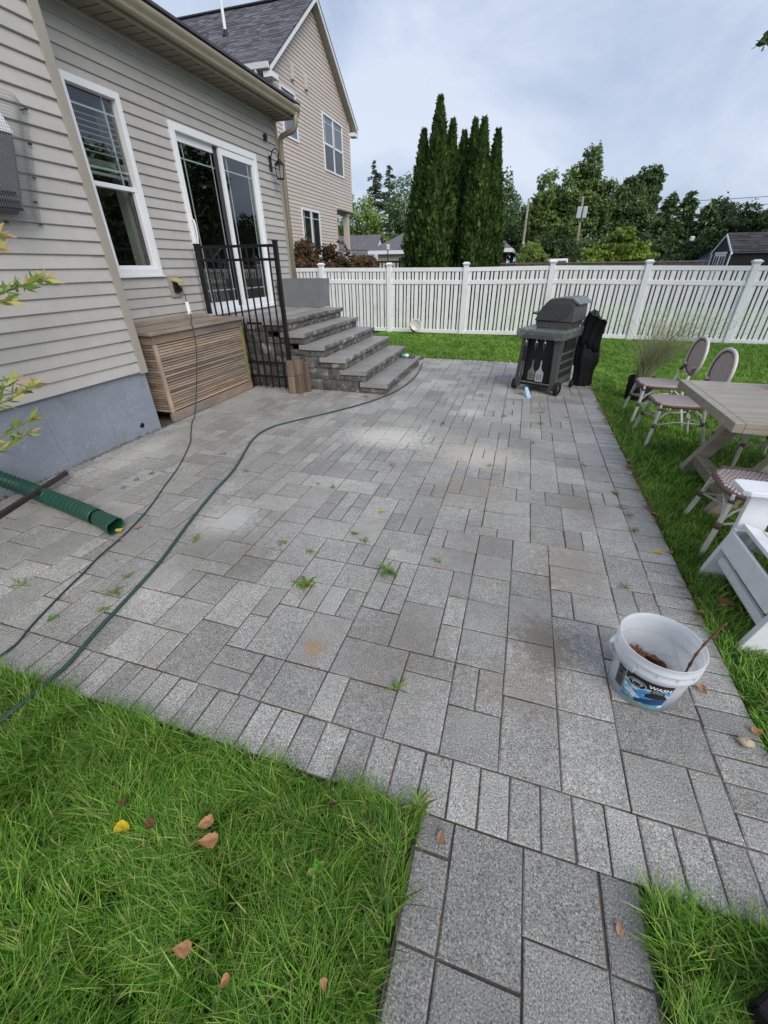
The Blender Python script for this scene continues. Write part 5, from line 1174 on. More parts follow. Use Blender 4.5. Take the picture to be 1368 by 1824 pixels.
# ================================================================== NEIGHBOUR HOUSE
nb = thing('neighbour_house', 'beige sided two storey house with gable behind the fence', 'house', (-9.5, 21.4, 0))
NX, NYA, NYB, NE, NP = -9.52, 17.68, 25.13, 7.45, 10.15; NYM = (NYA+NYB)/2
PORY, PORZ = 22.95, 3.95
MB().prism([(NYA, 0), (PORY, 0), (PORY, PORZ), (NYB, PORZ), (NYB, NE), (NYM, NP), (NYA, NE)], 'x', NX-9, NX).build('wall', 'siding_far', nb)
NW = [(18.27, 19.44, 5.70, 7.11), (21.88, 24.13, 5.22, 7.19), (19.12, 20.90, 1.9, 3.63)]
def nspan(z):
    if z < PORZ: return (NYA+.08, PORY-.08)
    if z < NE: return (NYA+.08, NYB-.08)
    t = (z-NE)/(NP-NE); return (NYA+(NYM-NYA)*t+.05, NYB-(NYB-NYM)*t-.05)
siding(nb, NX, nspan, .4, 9.9, NW, 'siding_far', exp=.127, proud=.022)
def ncorner(y0, y1, z0, z1): MB().box(NX-.05, NX+.028, y0, y1, z0, z1).build('corner_trim', 'siding_far', nb)
ncorner(NYA-.02, NYA+.085, .2, NE+.05); ncorner(NYB-.085, NYB+.02, PORZ, NE+.05); ncorner(PORY-.085, PORY+.02, .2, PORZ)
# wall facing us beside the gable
for k in range(12):
    z = NE-.13-k*.127; MB().prism([(NYA, z), (NYA-.02, z), (NYA-.004, z+.125), (NYA, z+.125)], 'x', NX-6, NX-.06).build('siding_board', 'siding_far', nb)
MB().prism([(PORY, PORZ-.06), (PORY, PORZ), (NYB+.15, PORZ), (NYB+.15, PORZ-.06)], 'x', NX-2.2, NX+.18).build('porch_ceiling', 'trim_taupe', nb)
MB().box(NX-.22, NX+.02, 24.35, 24.6, .3, PORZ-.06).box(NX-.25, NX+.05, 24.32, 24.63, 2.0, 2.2).box(NX-.25, NX+.05, 24.32, 24.63, PORZ-.2, PORZ-.07).build('porch_column', 'siding_far', nb)
MB().box(NX-2.4, NX+.1, PORY, NYB+.1, .2, .5).build('porch_floor', 'trim_taupe', nb)
mk('far_white', lin('#dfe1e4'), .5); mk('shade_grey', lin('#4a4c50'), .6); mk('far_shade', lin('#a8adb8'), .5)
def nwin(y0, y1, z0, z1, cols, meet, lower_dark=True):
    o = MB(); t = .07
    o.box(NX-.03, NX+.05, y0, y0+t, z0, z1).box(NX-.03, NX+.05, y1-t, y1, z0, z1).box(NX-.03, NX+.05, y0+t, y1-t, z1-t, z1).box(NX-.03, NX+.05, y0+t, y1-t, z0, z0+t)
    wo = o.build('window', 'far_white', nb); w_ = (y1-y0-2*t)/cols
    for c in range(cols):
        a, b = y0+t+c*w_, y0+t+(c+1)*w_
        if c: MB().box(NX-.03, NX+.04, a-.05, a+.05, z0+t, z1-t).build('mullion', 'far_white', wo)
        MB().add([(NX+.012,a,z0+t),(NX+.012,b,z0+t),(NX+.012,b,z1-t),(NX+.012,a,z1-t)], [(0,1,2,3)]).build('pane', 'glass_far', wo)
        if meet:
            MB().add([(NX+.006,a,meet),(NX+.006,b,meet),(NX+.006,b,z1-t),(NX+.006,a,z1-t)], [(0,1,2,3)]).build('shade', 'far_shade', wo)
            MB().add([(NX+.006,a,z0+t),(NX+.006,b,z0+t),(NX+.006,b,meet),(NX+.006,a,meet)], [(0,1,2,3)]).build('screen', 'shade_grey', wo)
            MB().box(NX-.02, NX+.04, a+.01, b-.01, meet-.04, meet+.04).build('meeting_rail', 'far_white', wo)
            MB().box(NX+.014, NX+.022, a, b, z1-t-.22, z1-t-.2).box(NX+.0145, NX+.0225, a+.16, a+.18, meet, z1-t).build('muntin', 'far_white', wo)
        else:
            MB().add([(NX+.006,a,z0+t),(NX+.006,b,z0+t),(NX+.006,b,z1-t),(NX+.006,a,z1-t)], [(0,1,2,3)]).build('dark_room', 'shade_grey' if lower_dark else 'far_shade', wo)
            MB().box(NX+.014, NX+.022, a, b, z1-t-.25, z1-t-.22).box(NX+.0145, NX+.0225, a+.15, a+.18, z0+t, z1-t).build('muntin', 'muntin', wo)
nwin(*NW[0], 1, None, False); nwin(*NW[1], 2, 6.18); nwin(*NW[2], 2, None)
for (y, z) in ((19.3, 7.66), (20.45, 7.68)): MB().box(NX, NX+.12, y-.1, y+.1, z-.22, z+.22).build('vent_hood', 'siding_far', nb, bevel=.03)
# roof, rakes, soffit
OX = NX+.32; sl_ = (NP-NE)/(NYM-NYA); OV = .42
def rz(y): return NP+.14-sl_*abs(y-NYM)
for s in (-1, 1):
    ye = NYM+s*(NYM-NYA+OV)
    MB().prism([(NYM, NP+.16), (ye, rz(ye)+.02), (ye, rz(ye)-.16), (NYM, NP-.04)], 'x', OX-.04, OX).build('rake_board', 'far_white', nb)
    MB().prism([(NYM, NP-.01), (ye, rz(ye)-.13), (ye, rz(ye)-.15), (NYM, NP-.03)], 'x', NX-9.2, OX-.042).build('soffit', 'trim_taupe', nb)
    MB().prism([(ye, rz(ye)-.16), (ye+s*.0, rz(ye)-.30), (ye-s*.45, rz(ye)-.30), (ye-s*.45, rz(ye)-.16)], 'x', OX-.32, OX-.001).build('rake_return', 'far_white', nb)
    MB().prism([(ye, rz(ye)+.03), (ye+s*.13, rz(ye)+.03), (ye+s*.10, rz(ye)-.11), (ye, rz(ye)-.12)], 'x', NX-9.2, OX-.06).build('gutter', 'gutter_far' if 'gutter_far' in MATS else 'far_white', nb)
MB().box(NX-6, NX-.01, NYA-OV+.02, NYA, NE-.32, NE-.28).build('eave_soffit', 'trim_taupe', nb)
MB().tube([(NX-.25, NYA-OV-.05, NE-.2), (NX-.25, NYA-OV-.05, NE-.35), (NX-.2, NYA-.12, NE-.75), (NX-.16, NYA-.07, NE-.9), (NX-.16, NYA-.07, 2)], .05, 8).build('downspout', 'siding_far', nb)
# shingles: overlapping rows of tabs, joined (too small to pick apart)
def shingles(parent, xa, xb, ylo, zlo, yhi, zhi, rows, tab, base, seed, name='shingles'):
    r = np.random.default_rng(seed); V = []; F = []; C = []; P0 = np.array([0, ylo, zlo]); P1 = np.array([0, yhi, zhi]); nrm = np.cross([1, 0, 0], P1-P0); nrm = nrm/np.linalg.norm(nrm); nrm = nrm*(1 if nrm[2] > 0 else -1)
    for k in range(rows):
        a = P0+(P1-P0)*(k/rows); b = P0+(P1-P0)*min(1.02, (k+1.25)/rows); x = xa+r.uniform(-tab, 0)
        while x < xb:
            x2 = min(x+tab*r.uniform(.5, 1.5), xb); xs = max(x, xa)
            if x2 > xs+.01:
                h = r.uniform(.008, .022); o = len(V); c = base*r.uniform(.65, 1.4)*np.array([1, 1, r.uniform(1., 1.08)])
                lo, hi = a+nrm*h, b+nrm*.002; V += [(xs+.003, lo[1], lo[2]), (x2-.003, lo[1], lo[2]), (x2-.003, hi[1], hi[2]), (xs+.003, hi[1], hi[2]), (xs+.003, a[1], a[2]), (x2-.003, a[1], a[2])]
                F += [(o, o+1, o+2, o+3), (o+4, o+5, o+1, o)]; C += [tuple(c)]*6
            x = x2
    o = np_mesh(name, V, np.array(F), 'shingle', C, parent); tag(o, kind='stuff'); return o
for s in (-1, 1):
    ye = NYM+s*(NYM-NYA+OV+.03)
    MB().prism([(NYM, NP+.15), (ye, rz(ye)+.03), (ye, rz(ye)), (NYM, NP+.12)], 'x', NX-9.3, OX+.02).build('roof_deck', 'roof_dark', nb)
    if s < 0: shingles(nb, NX-9.3, OX+.03, ye, rz(ye)+.035, NYM, NP+.155, 34, .3, np.array([.125, .125, .135]), 5)
MB().box(NX-9.3, OX+.03, NYM-.14, NYM+.14, NP+.14, NP+.2).build('ridge_cap', 'roof_dark', nb, bevel=.03)
for (x, y, h, r) in ((-12.1, 19.45, 2.0, .055), (-12.65, 18.25, .5, .055)):
    z = rz(y); MB().tube([(x, y, z-.1), (x, y, z+h)], r, 10).build('vent_pipe', 'white_vinyl', nb); MB().lathe([(.13, 0), (.08, .12), (.06, .18)], 12, (x, y, z)).build('pipe_boot', 'dark_plastic', nb)

# ================================================================== VEGETATION
def crown(name, blobs, n, ls, pal, seed, parent, mat='leaf', flatten=1.0, inner=.55, up=.35):
    """leaf faces through the volume of several lobes, with gaps; blobs: (x,y,z,rx,ry,rz)"""
    r = np.random.default_rng(seed); B = np.array(blobs); vol = (B[:, 3]*B[:, 4]*B[:, 5])**.72; k = r.choice(len(B), n, p=vol/vol.sum())
    d = r.normal(size=(n, 3)); d /= np.linalg.norm(d, axis=1)[:, None]; rad = inner+(1-inner)*r.random(n)**.6
    lump_ = 1+.22*np.sin(d[:, 0]*7+k)*np.cos(d[:, 1]*6+k*2)+.16*np.sin(d[:, 2]*9+k*3); P = B[k, :3]+d*B[k, 3:6]*(rad*lump_)[:, None]
    nz = vnoise(P[:, 0]*1.0+P[:, 1]*.7, P[:, 2]+P[:, 1]*.3, 1.6/max(.3, B[:, 3].mean()*.6), seed); keep = (nz > .36)|(rad < .68); P, d, k = P[keep], d[keep], k[keep]; m = len(P)
    nr = d*.6+r.normal(size=(m, 3))*.6+np.array([0, 0, up]); nr /= np.linalg.norm(nr, axis=1)[:, None]
    t1 = np.cross(nr, r.normal(size=(m, 3))); t1 /= np.linalg.norm(t1, axis=1)[:, None]; t2 = np.cross(nr, t1); s = ls*(.5+.9*r.random(m))[:, None]
    V = np.stack([P-t1*s*.62, P+t2*s*.36*flatten+nr*s*.12, P+t1*s*.62, P-t2*s*.36*flatten+nr*s*.12], 1).reshape(-1, 3)
    pal = np.array(pal); c = pal[r.integers(0, len(pal), m)]*(.7+.6*r.random((m, 1)))*(.75+.5*r.random((len(B), 1)))[k]
    return np_mesh(name, V, np.arange(m*4).reshape(m, 4), mat, np.repeat(c, 4, 0), parent)
mk('bark', lin('#5a5048'), .9, n1=(4, .3), stretch=(1, 1, .2)); mk('bark_pale', lin('#77705f'), .9, n1=(4, .3))
def branch_tree(name, label, x, y, h, blobs, n, ls, pal, seed, group='trees beyond the fences', trunk_r=.22, mat='leaf', cat='tree', inner=.5):
    t = thing(name, label, cat, (x, y, 0), group); rr = random.Random(seed); m = MB()
    zt = min(b[2] for b in blobs); m.tube([(x, y, -.1), (x+rr.uniform(-.1, .1), y, zt*.5), (x+rr.uniform(-.2, .2), y, zt), (x, y, h*.8)], [trunk_r*1.2, trunk_r, trunk_r*.8, trunk_r*.2], 8); m.build('trunk', 'bark', t, smooth=True)
    for b in blobs:
        mm = MB(); mm.tube([(x, y, max(.4, b[2]*.55)), ((x+b[0])/2+rr.uniform(-.2, .2), (y+b[1])/2, (b[2]*.55+b[2])/2), (b[0], b[1], b[2]+b[5]*.3)], [trunk_r*.5, trunk_r*.35, .03], 6); mm.build('limb', 'bark', t, smooth=True)
    crown('crown', blobs, int(n*2.1), ls*.64, pal, seed, t, mat, inner=inner); return t
DK = [(.07, .115, .05), (.09, .14, .06), (.06, .10, .048)]; MD = [(.14, .22, .075), (.185, .275, .085), (.115, .185, .065)]; LT = [(.19, .28, .075), (.23, .33, .08), (.15, .235, .065)]; YG = [(.22, .31, .05), (.28, .38, .06), (.17, .26, .045)]; PALE = [(.15, .22, .11), (.18, .25, .13), (.13, .19, .09)]; PLUM = [(.065, .035, .045), (.085, .045, .055), (.05, .028, .038)]; RUST = [(.15, .085, .045), (.19, .10, .055), (.12, .085, .04), (.10, .10, .045)]
branch_tree('leafy_tree', 'yellow green tree seen past the neighbour porch column', -20.3, 55, 8.8, [(-20.3, 55, 5.5, 3.2, 2.5, 3.0), (-22, 54, 4, 2.6, 2, 2.4), (-18.5, 55, 3.8, 2.2, 2, 2.2)], 5200, .42, LT, 41)
branch_tree('leafy_tree', 'pale green tree between the spruce and the tall hedge trees', -15.0, 57, 10, [(-15.3, 57, 6.9, 1.9, 1.9, 3.0), (-14.4, 57, 4.6, 1.9, 1.9, 2.7), (-16.3, 57.5, 3.9, 1.6, 1.7, 2.2)], 4200, .4, MD+PALE, 42)
def spruce(name, label, x, y, h, r0, n, seed, pal, droop=.35, ls=.5, group='trees beyond the fences', z0=.8, gap=.75):
    t = thing(name, label, 'tree', (x, y, 0), group); MB().tube([(x, y, -.1), (x, y, h*.97)], [.2, .02], 7).build('trunk', 'bark', t)
    r = np.random.default_rng(seed); rr = random.Random(seed); V = []; C = []; z = z0
    while z < h*.98:
        f = (1-z/h); nb_ = 5+int(6*f); L_ = r0*(f**.8)*(1)+.12
        for b in range(nb_):
            a = rr.uniform(0, 6.283); l = L_*rr.uniform(.5, 1.2); k = max(4, int(n*l)); zj = rr.uniform(-.35, .35)*min(1, L_)
            for q in range(k):
                s = ((q+rr.random())/k)**.8*l; wv = .28*(1-s/l*.55)*min(1, L_*.5); px = x+math.cos(a)*s+rr.gauss(0, wv*.55); py = y+math.sin(a)*s+rr.gauss(0, wv*.55); pz = z+zj+.25*s*.6-droop*s*s/max(l, .3)-abs(rr.gauss(0, .12*min(1, l)))
                V.append((px, py, pz, a)); C.append(rr.choice(pal))
        z += h/26*gap*rr.uniform(.7, 1.3)*(1.2-.4*(1-f))
    V = np.array(V); m = len(V); ang = V[:, 3]+r.normal(0, .6, m); d = np.stack([np.cos(ang), np.sin(ang), r.normal(-.35, .35, m)], 1); sd = np.cross(d, r.normal(size=(m, 3))); sd /= np.linalg.norm(sd, axis=1)[:, None]; s = ls*(.5+.8*r.random(m))[:, None]; P = V[:, :3]
    Q = np.stack([P-d*s*.5, P+sd*s*.18, P+d*s*.6, P-sd*s*.18], 1).reshape(-1, 3); c = np.array(C)*(.7+.6*r.random((m, 1)))
    np_mesh('crown', Q, np.arange(m*4).reshape(m, 4), 'needle', np.repeat(c, 4, 0), t); return t
spruce('spruce_tree', 'sparse dark spruce, left spire beside the neighbour house', -20.9, 64, 13.3, 3.4, 24, 51, DK+[(.06, .085, .06)], .3, .38, gap=.85)
spruce('spruce_tree', 'sparse dark spruce, right spire beside the neighbour house', -19.1, 64.6, 12.8, 3.0, 24, 52, DK+[(.06, .085, .06)], .3, .38, gap=.85)
branch_tree('plum_tree', 'purple leaved plum tree behind the grey roofs', -20.2, 60, 6, [(-20.2, 60, 4.3, 2.6, 2, 2.1), (-21.9, 60, 3.3, 1.9, 1.5, 1.7), (-18.6, 60, 3.3, 2, 1.5, 1.7)], 5200, .3, PLUM, 43)
branch_tree('leafy_tree', 'pale tree just right of the tall hedge trees', -4.4, 60, 10, [(-4.5, 60, 7.2, 2.0, 2, 2.9), (-5.3, 60, 5, 2.2, 2, 2.8), (-3.6, 60, 4.6, 2, 2, 2.6)], 4600, .48, PALE+MD, 44)
branch_tree('vine_tree', 'broad dark green tree mass left of the utility poles', -2.2, 56, 7, [(-2.5, 56, 4.7, 2.1, 1.8, 2.2), (-3.8, 56, 3.3, 1.9, 1.7, 2.3), (-.8, 56, 3.9, 2.1, 1.7, 2.4), (.4, 56, 2.8, 2.0, 1.7, 2.2)], 7500, .34, MD+DK, 45)
branch_tree('poplar_tree', 'tall leafy tree behind the left utility pole', .6, 48.5, 8.3, [(.5, 48.5, 6.4, 1.3, 1.3, 1.9), (-.5, 48.5, 5, 1.1, 1.2, 1.5), (1.2, 48.5, 4.3, 1.6, 1.4, 2.2)], 5600, .36, MD+LT, 46)
branch_tree('poplar_tree', 'tallest tree of the row, above the transformer pole', 3.3, 48, 9.8, [(3.65, 48, 8.3, .95, 1, 1.6), (2.6, 48, 7.2, 1.15, 1.1, 1.7), (3.6, 48, 6, 1.5, 1.3, 2.2), (4.7, 48, 6.3, .9, 1, 1.7), (3.0, 48, 3.8, 2.2, 1.6, 2.4), (5.3, 48, 6.0, .8, 1, 1.8)], 10500, .34, MD+LT, 47)
branch_tree('leafy_tree', 'mid green rounded tree right of the tallest tree', 7.2, 50, 7.4, [(7.6, 50, 5.5, 1.7, 1.5, 1.9), (6.4, 50, 4.6, 1.5, 1.4, 2.2), (8.7, 50, 4.5, 1.4, 1.4, 2.2), (7.5, 50, 2.6, 2.6, 1.6, 2.0)], 7800, .34, MD+[(.05, .085, .03)], 48)
branch_tree('oak_tree', 'dark oak crown rising behind the rounded tree', 8.9, 53, 9.2, [(9.3, 53, 7.9, 1.2, 1.1, 1.1), (8.2, 53, 7.6, 1.1, 1.1, .9), (9.6, 53, 6.4, 1.0, 1.1, 1.0), (7.4, 53, 7.2, .8, 1, .8)], 3400, .42, DK+MD, 49)
branch_tree('yellow_bush', 'bright yellow green bush above the brown fence', 4.7, 32, 3.4, [(4.9, 32, 2.2, 1.1, .9, .9), (3.9, 32, 1.7, 1.1, .9, .8), (5.8, 32, 1.7, 1.1, .9, .8), (5.0, 32.2, 2.9, .5, .5, .5), (6.3, 32, 1.3, .8, .8, .7)], 6500, .24, YG, 50, inner=.6)
branch_tree('small_bush', 'small yellow green bush beside the left utility pole', -.05, 33, 2.75, [(-.1, 33, 1.8, .95, .8, .85), (.5, 33, 1.4, .7, .7, .7), (-.6, 33, 1.3, .6, .7, .6)], 3200, .2, LT+YG, 53, trunk_r=.08)
spruce('cedar_tree', 'dark evergreen, left spire of the row behind the shed', 9.2, 42, 5.9, 2.1, 26, 54, DK+MD, .15, .42, gap=.7)
spruce('cedar_tree', 'dark evergreen, middle spire of the row behind the shed', 10.5, 42.5, 6.1, 2.0, 26, 55, DK+MD, .15, .42, gap=.7)
spruce('cedar_tree', 'dark evergreen, right spire of the row behind the shed', 11.8, 42, 5.4, 2.0, 26, 56, DK+MD, .15, .42, gap=.7)
branch_tree('leafy_tree', 'thin topped tree peeking over the evergreens', 16.4, 55, 6.9, [(16.2, 55, 5.8, 1.0, 1, 1.0), (15.4, 55, 5.4, .8, 1, .8), (17, 55, 5.0, 1.0, 1, 1)], 1700, .4, PALE+DK, 57)
branch_tree('leafy_tree', 'rounded green tree behind the shed roof', 13.1, 38, 4.7, [(12.6, 38, 3.5, 1.2, 1.2, 1.2), (13.9, 38, 3.3, 1.3, 1.2, 1.3), (13.2, 38, 2.2, 2.0, 1.2, 1.5), (11.7, 38, 2.4, 1.2, 1.1, 1.4)], 7000, .28, MD+DK, 58)
branch_tree('leafy_tree', 'green tree cut by the right picture edge', 14.6, 36, 5.2, [(14.4, 36, 3.6, 1.3, 1.2, 1.4), (15.4, 36, 3.2, 1.5, 1.3, 1.6)], 4200, .28, MD, 59)
branch_tree('hedge_mass', 'low dark undergrowth below the evergreens behind the brown fence', 9.0, 40.5, 3.2, [(7.2, 40, 1.6, 1.6, 1, 1.4), (9.2, 40, 1.8, 1.6, 1, 1.5), (11.2, 40, 1.6, 1.6, 1, 1.4), (5.4, 44, 1.9, 2.2, 1, 1.8), (1.5, 46, 1.8, 2.2, 1, 1.8)], 7500, .34, DK+MD, 60, cat='hedge', group='undergrowth')
# trees to the right, outside the picture, mirrored by the door glass
for k, (x, y, h, s) in enumerate(((16, 22, 7.5, 3.2), (22, 30, 9, 3.6), (16.8, 33.6, 10.5, 2.3))):
    branch_tree('garden_tree', ['broad maple to the right beyond the garden', 'large far tree to the right behind the shed', 'tall tree beyond the right picture edge behind the shed'][k], x, y, h, [(x, y, h*.62, s, s, h*.32), (x-s*.5, y-.6, h*.45, s*.7, s*.7, h*.26), (x+s*.5, y+.5, h*.45, s*.7, s*.7, h*.26)], 3800, .5, MD+DK, 70+k, group='trees to the right of the garden')
# arborvitae columns
ARB = [(.062, .12, .024), (.085, .155, .03), (.048, .098, .022), (.115, .185, .04)]
def arbor(label, x, y, h, r, seed):
    t = thing('arborvitae', label, 'tree', (x, y, 0), 'tall columnar evergreens behind the fence'); rg = np.random.default_rng(seed); MB().tube([(x, y, -.1), (x, y, h*.95)], [.12, .02], 7).build('trunk', 'bark', t)
    def prof(z): u = z/h; return r*np.minimum(1, np.maximum(0, (1.0-u)/.55)**.92)*(.94+.06*np.minimum(1, z/1.2))+.012
    lob = 11; la = rg.uniform(0, 6.283, lob); lz_ = rg.uniform(0, 1, lob)
    n = int(13500*h/5*r/.55); z = h*(1-rg.random(n)**.9*.97); a = rg.uniform(0, 6.283, n); bump = 1+.13*np.sin(a*5+z*2.3+seed)+.12*np.sin(a*9-z*5+2*seed)+.09*np.sin(z*13+a*4)
    rad = prof(z)*bump*(.76+.28*rg.random(n)**.8); P = np.stack([x+rad*np.cos(a), y+rad*np.sin(a), z], 1)
    d = np.stack([np.cos(a)*.55, np.sin(a)*.55, np.full(n, .8)], 1)+rg.normal(0, .28, (n, 3)); d /= np.linalg.norm(d, axis=1)[:, None]; tg = np.stack([-np.sin(a), np.cos(a), np.zeros(n)], 1)+rg.normal(0, .5, (n, 3)); tg -= d*(tg*d).sum(1)[:, None]; tg /= np.linalg.norm(tg, axis=1)[:, None]
    s = (.055+.075*rg.random(n))[:, None]; V = np.stack([P-d*s*.6, P+tg*s*.42, P+d*s, P-tg*s*.42], 1).reshape(-1, 3)
    cl = vnoise(a*2.2, z*1.7, 1.4, seed); c = np.array(ARB)[rg.integers(0, 4, n)]*(.55+.6*rg.random((n, 1)))*(.7+.6*cl)[:, None]; np_mesh('crown', V, np.arange(n*4).reshape(n, 4), 'needle', np.repeat(c, 4, 0), t)
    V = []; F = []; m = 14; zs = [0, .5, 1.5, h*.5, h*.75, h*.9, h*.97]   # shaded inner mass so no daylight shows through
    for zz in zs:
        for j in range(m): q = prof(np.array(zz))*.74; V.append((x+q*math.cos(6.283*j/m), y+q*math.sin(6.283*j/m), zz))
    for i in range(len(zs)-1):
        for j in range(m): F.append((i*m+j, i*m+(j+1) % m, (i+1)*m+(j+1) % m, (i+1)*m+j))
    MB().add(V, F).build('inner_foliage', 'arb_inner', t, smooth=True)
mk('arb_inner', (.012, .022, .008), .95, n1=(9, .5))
arbor('leftmost columnar evergreen of the clump, shorter', -3.36, 14.7, 4.7, .46, 1)
arbor('tallest columnar evergreen, in front at the left of the clump', -2.90, 14.5, 5.25, .56, 2)
arbor('slim evergreen spire just right of the tallest one', -2.62, 15.0, 4.9, .42, 3)
arbor('short dark evergreen in the gap of the clump', -2.36, 15.5, 4.75, .46, 4)
arbor('evergreen column right of the dark gap, second row', -2.06, 15.4, 4.95, .42, 5)
arbor('front evergreen column of the right half of the clump', -1.72, 14.6, 4.78, .48, 6)
arbor('rightmost columnar evergreen of the clump, slender', -1.36, 14.9, 4.6, .40, 7)
# rust coloured shrubs by the neighbour house
for k, (x, y, h, l) in enumerate(((-6.65, 13.2, 2.25, 'rust brown twiggy shrub right beside our house corner'), (-5.75, 13.6, 2.15, 'rust brown twiggy shrub right of the other one'), (-5.0, 14.0, 1.85, 'low rust brown shrub nearest the brown railing'))):
    branch_tree('rust_shrub', l, x, y, h, [(x, y, h*.62, .62, .5, h*.32), (x-.3, y, h*.4, .5, .45, h*.3), (x+.35, y, h*.4, .5, .45, h*.3)], 9500, .13, RUST, 80+k, group='rust coloured shrubs', trunk_r=.03, cat='shrub')
# branch tip of a tree standing to the right
ov = thing('overhanging_tree', 'leafy branch tips of a tree at the upper right corner', 'tree', (7.2, 8.2, 0)); MB().tube([(7.2, 8.2, -.1), (7.1, 8.2, 2), (7.0, 8.3, 4.5), (6.9, 8.4, 7)], [.22, .17, .13, .03], 9).build('trunk', 'bark', ov, smooth=True)
MB().tube([(7.0, 8.3, 4.2), (5.2, 8.5, 4.35), (3.6, 8.5, 4.2), (2.75, 8.35, 3.98), (2.42, 8.35, 3.88), (2.2, 8.25, 3.76)], [.08, .05, .028, .012, .007, .003], 7).build('limb', 'bark', ov, smooth=True)
crown('crown', [(7.2, 8.3, 6, 1.9, 1.9, 1.8), (6.6, 7.2, 5, 1.4, 1.4, 1.3), (8.2, 9.0, 5.2, 1.6, 1.6, 1.4), (5.2, 8.6, 4.6, .6, .6, .4)], 4200, .17, MD+DK, 90, ov)
crown('twig_leaves', [(2.62, 8.42, 3.98, .26, .22, .08), (2.36, 8.36, 3.88, .12, .14, .07), (2.95, 8.42, 4.05, .25, .2, .12), (2.27, 8.27, 3.80, .05, .05, .05)], 90, .14, MD+DK, 91, ov, inner=.1)
# variegated willow shrub whose sprigs reach in from the left
mk('stem_green', (.17, .2, .05), .6); ws = thing('willow_shrub', 'variegated shrub sprigs reaching in at the left edge before the wall', 'shrub', (-3.2, 1.25, 0)); rr = random.Random(15); V = []; F = []; Cc = []
VAR = [(.35, .42, .08), (.22, .36, .06), (.55, .50, .14), (.14, .26, .05), (.60, .42, .16)]
TIPS = [(-3.0, 2.27, 1.47), (-3.0, 2.16, 1.44), (-3.02, 2.12, 1.70), (-3.0, 2.03, 1.62), (-3.0, 1.94, .87), (-3.0, 1.84, .92), (-3.0, 1.83, .68), (-3.02, 1.80, .60), (-3.0, 2.0, 1.36), (-3.1, 1.7, 1.6), (-3.2, 1.5, 1.9), (-2.9, 1.4, 1.3), (-3.3, 1.6, 1.2)]
for tip in TIPS:
    tip = Vector(tip); b = Vector((-3.2+rr.gauss(0, .05), 1.25+rr.gauss(0, .05), 0)); md = Vector(((b.x+tip.x)/2, b.y+.15, tip.z*.8)); pts = spline([b, md, tip-Vector((0, .22, .05)), tip], 8); MB().tube(pts, [.006]*(len(pts)-8)+[.0035]*8, 5).build('stem', 'stem_green', ws, smooth=True)
    for i in range(10, len(pts)):
        for s in (-1, 1, -1):
            if rr.random() < .12: continue
            p = pts[i]; d = (pts[min(i+1, len(pts)-1)]-pts[i-1]).normalized(); sd = d.cross(Vector((0, 0, 1))).normalized()*s; dd = (d*.5+sd*rr.uniform(.2, .9)+Vector((rr.gauss(0, .2), 0, rr.uniform(-.5, .6)))).normalized()*rr.uniform(.065, .115); wv = dd.cross(Vector((rr.gauss(0, 1), rr.gauss(0, 1), rr.gauss(0, 1)))).normalized()*rr.uniform(.009, .015); o = len(V); c = rr.choice(VAR[:4]) if i < len(pts)-3 else rr.choice((VAR[2], VAR[4], VAR[0]))
            V += [tuple(p), tuple(p+dd*.45+wv), tuple(p+dd), tuple(p+dd*.45-wv)]; F.append((o, o+1, o+2, o+3)); Cc += [c]*4
np_mesh('leaves', V, np.array(F), 'leaf', Cc, ws)

# ================================================================== FAR STRUCTURES
# brown railing behind the left part of the fence
rl = thing('brown_railing', 'dark red brown wooden railing behind the white fence', 'railing', (-5, 15, 0)); mk('rail_brown', lin('#45302a'), .8, n1=(5, .2))
for x in (-6.3, -5.0, -3.93): MB().box(x-.06, x+.06, 14.94, 15.06, 0, 1.76).build('post', 'rail_brown', rl)
MB().box(-6.6, -3.7, 14.96, 15.04, 1.60, 1.66).build('top_rail', 'rail_brown', rl); MB().box(-6.6, -3.7, 14.97, 15.03, .2, .27).build('bottom_rail', 'rail_brown', rl)
for k in range(24): x = -6.5+k*.12; MB().box(x-.02, x+.02, 14.98, 15.02, .27, 1.60).build('baluster', 'rail_brown', rl)
# weathered wooden fence far behind
wf = thing('wooden_fence', 'long weathered grey brown board fence beyond the lawn', 'fence', (3, 24.5, 0)); m = MB(); rr = random.Random(2); V = []; F = []; Cc = []
for k in range(125):
    x = -6+k*.15; h = 1.57+rr.uniform(-.015, .015)+.03*(x > 5); mm = MB().box(x, x+.143, 24.5+rr.uniform(-.01, .01), 24.53, 0, h); o = len(V); V += mm.v; F += [[i+o for i in f] for f in mm.f]; c = rr.uniform(.75, 1.2); Cc += [(.115*c, .10*c, .088*c)]*8
o = np_mesh('boards', V, np.array(F), 'shingle', Cc, wf); tag(o, kind='stuff'); MB().box(-6, 12.7, 24.47, 24.56, 1.54, 1.585).build('cap_rail', 'fence_wood', wf)
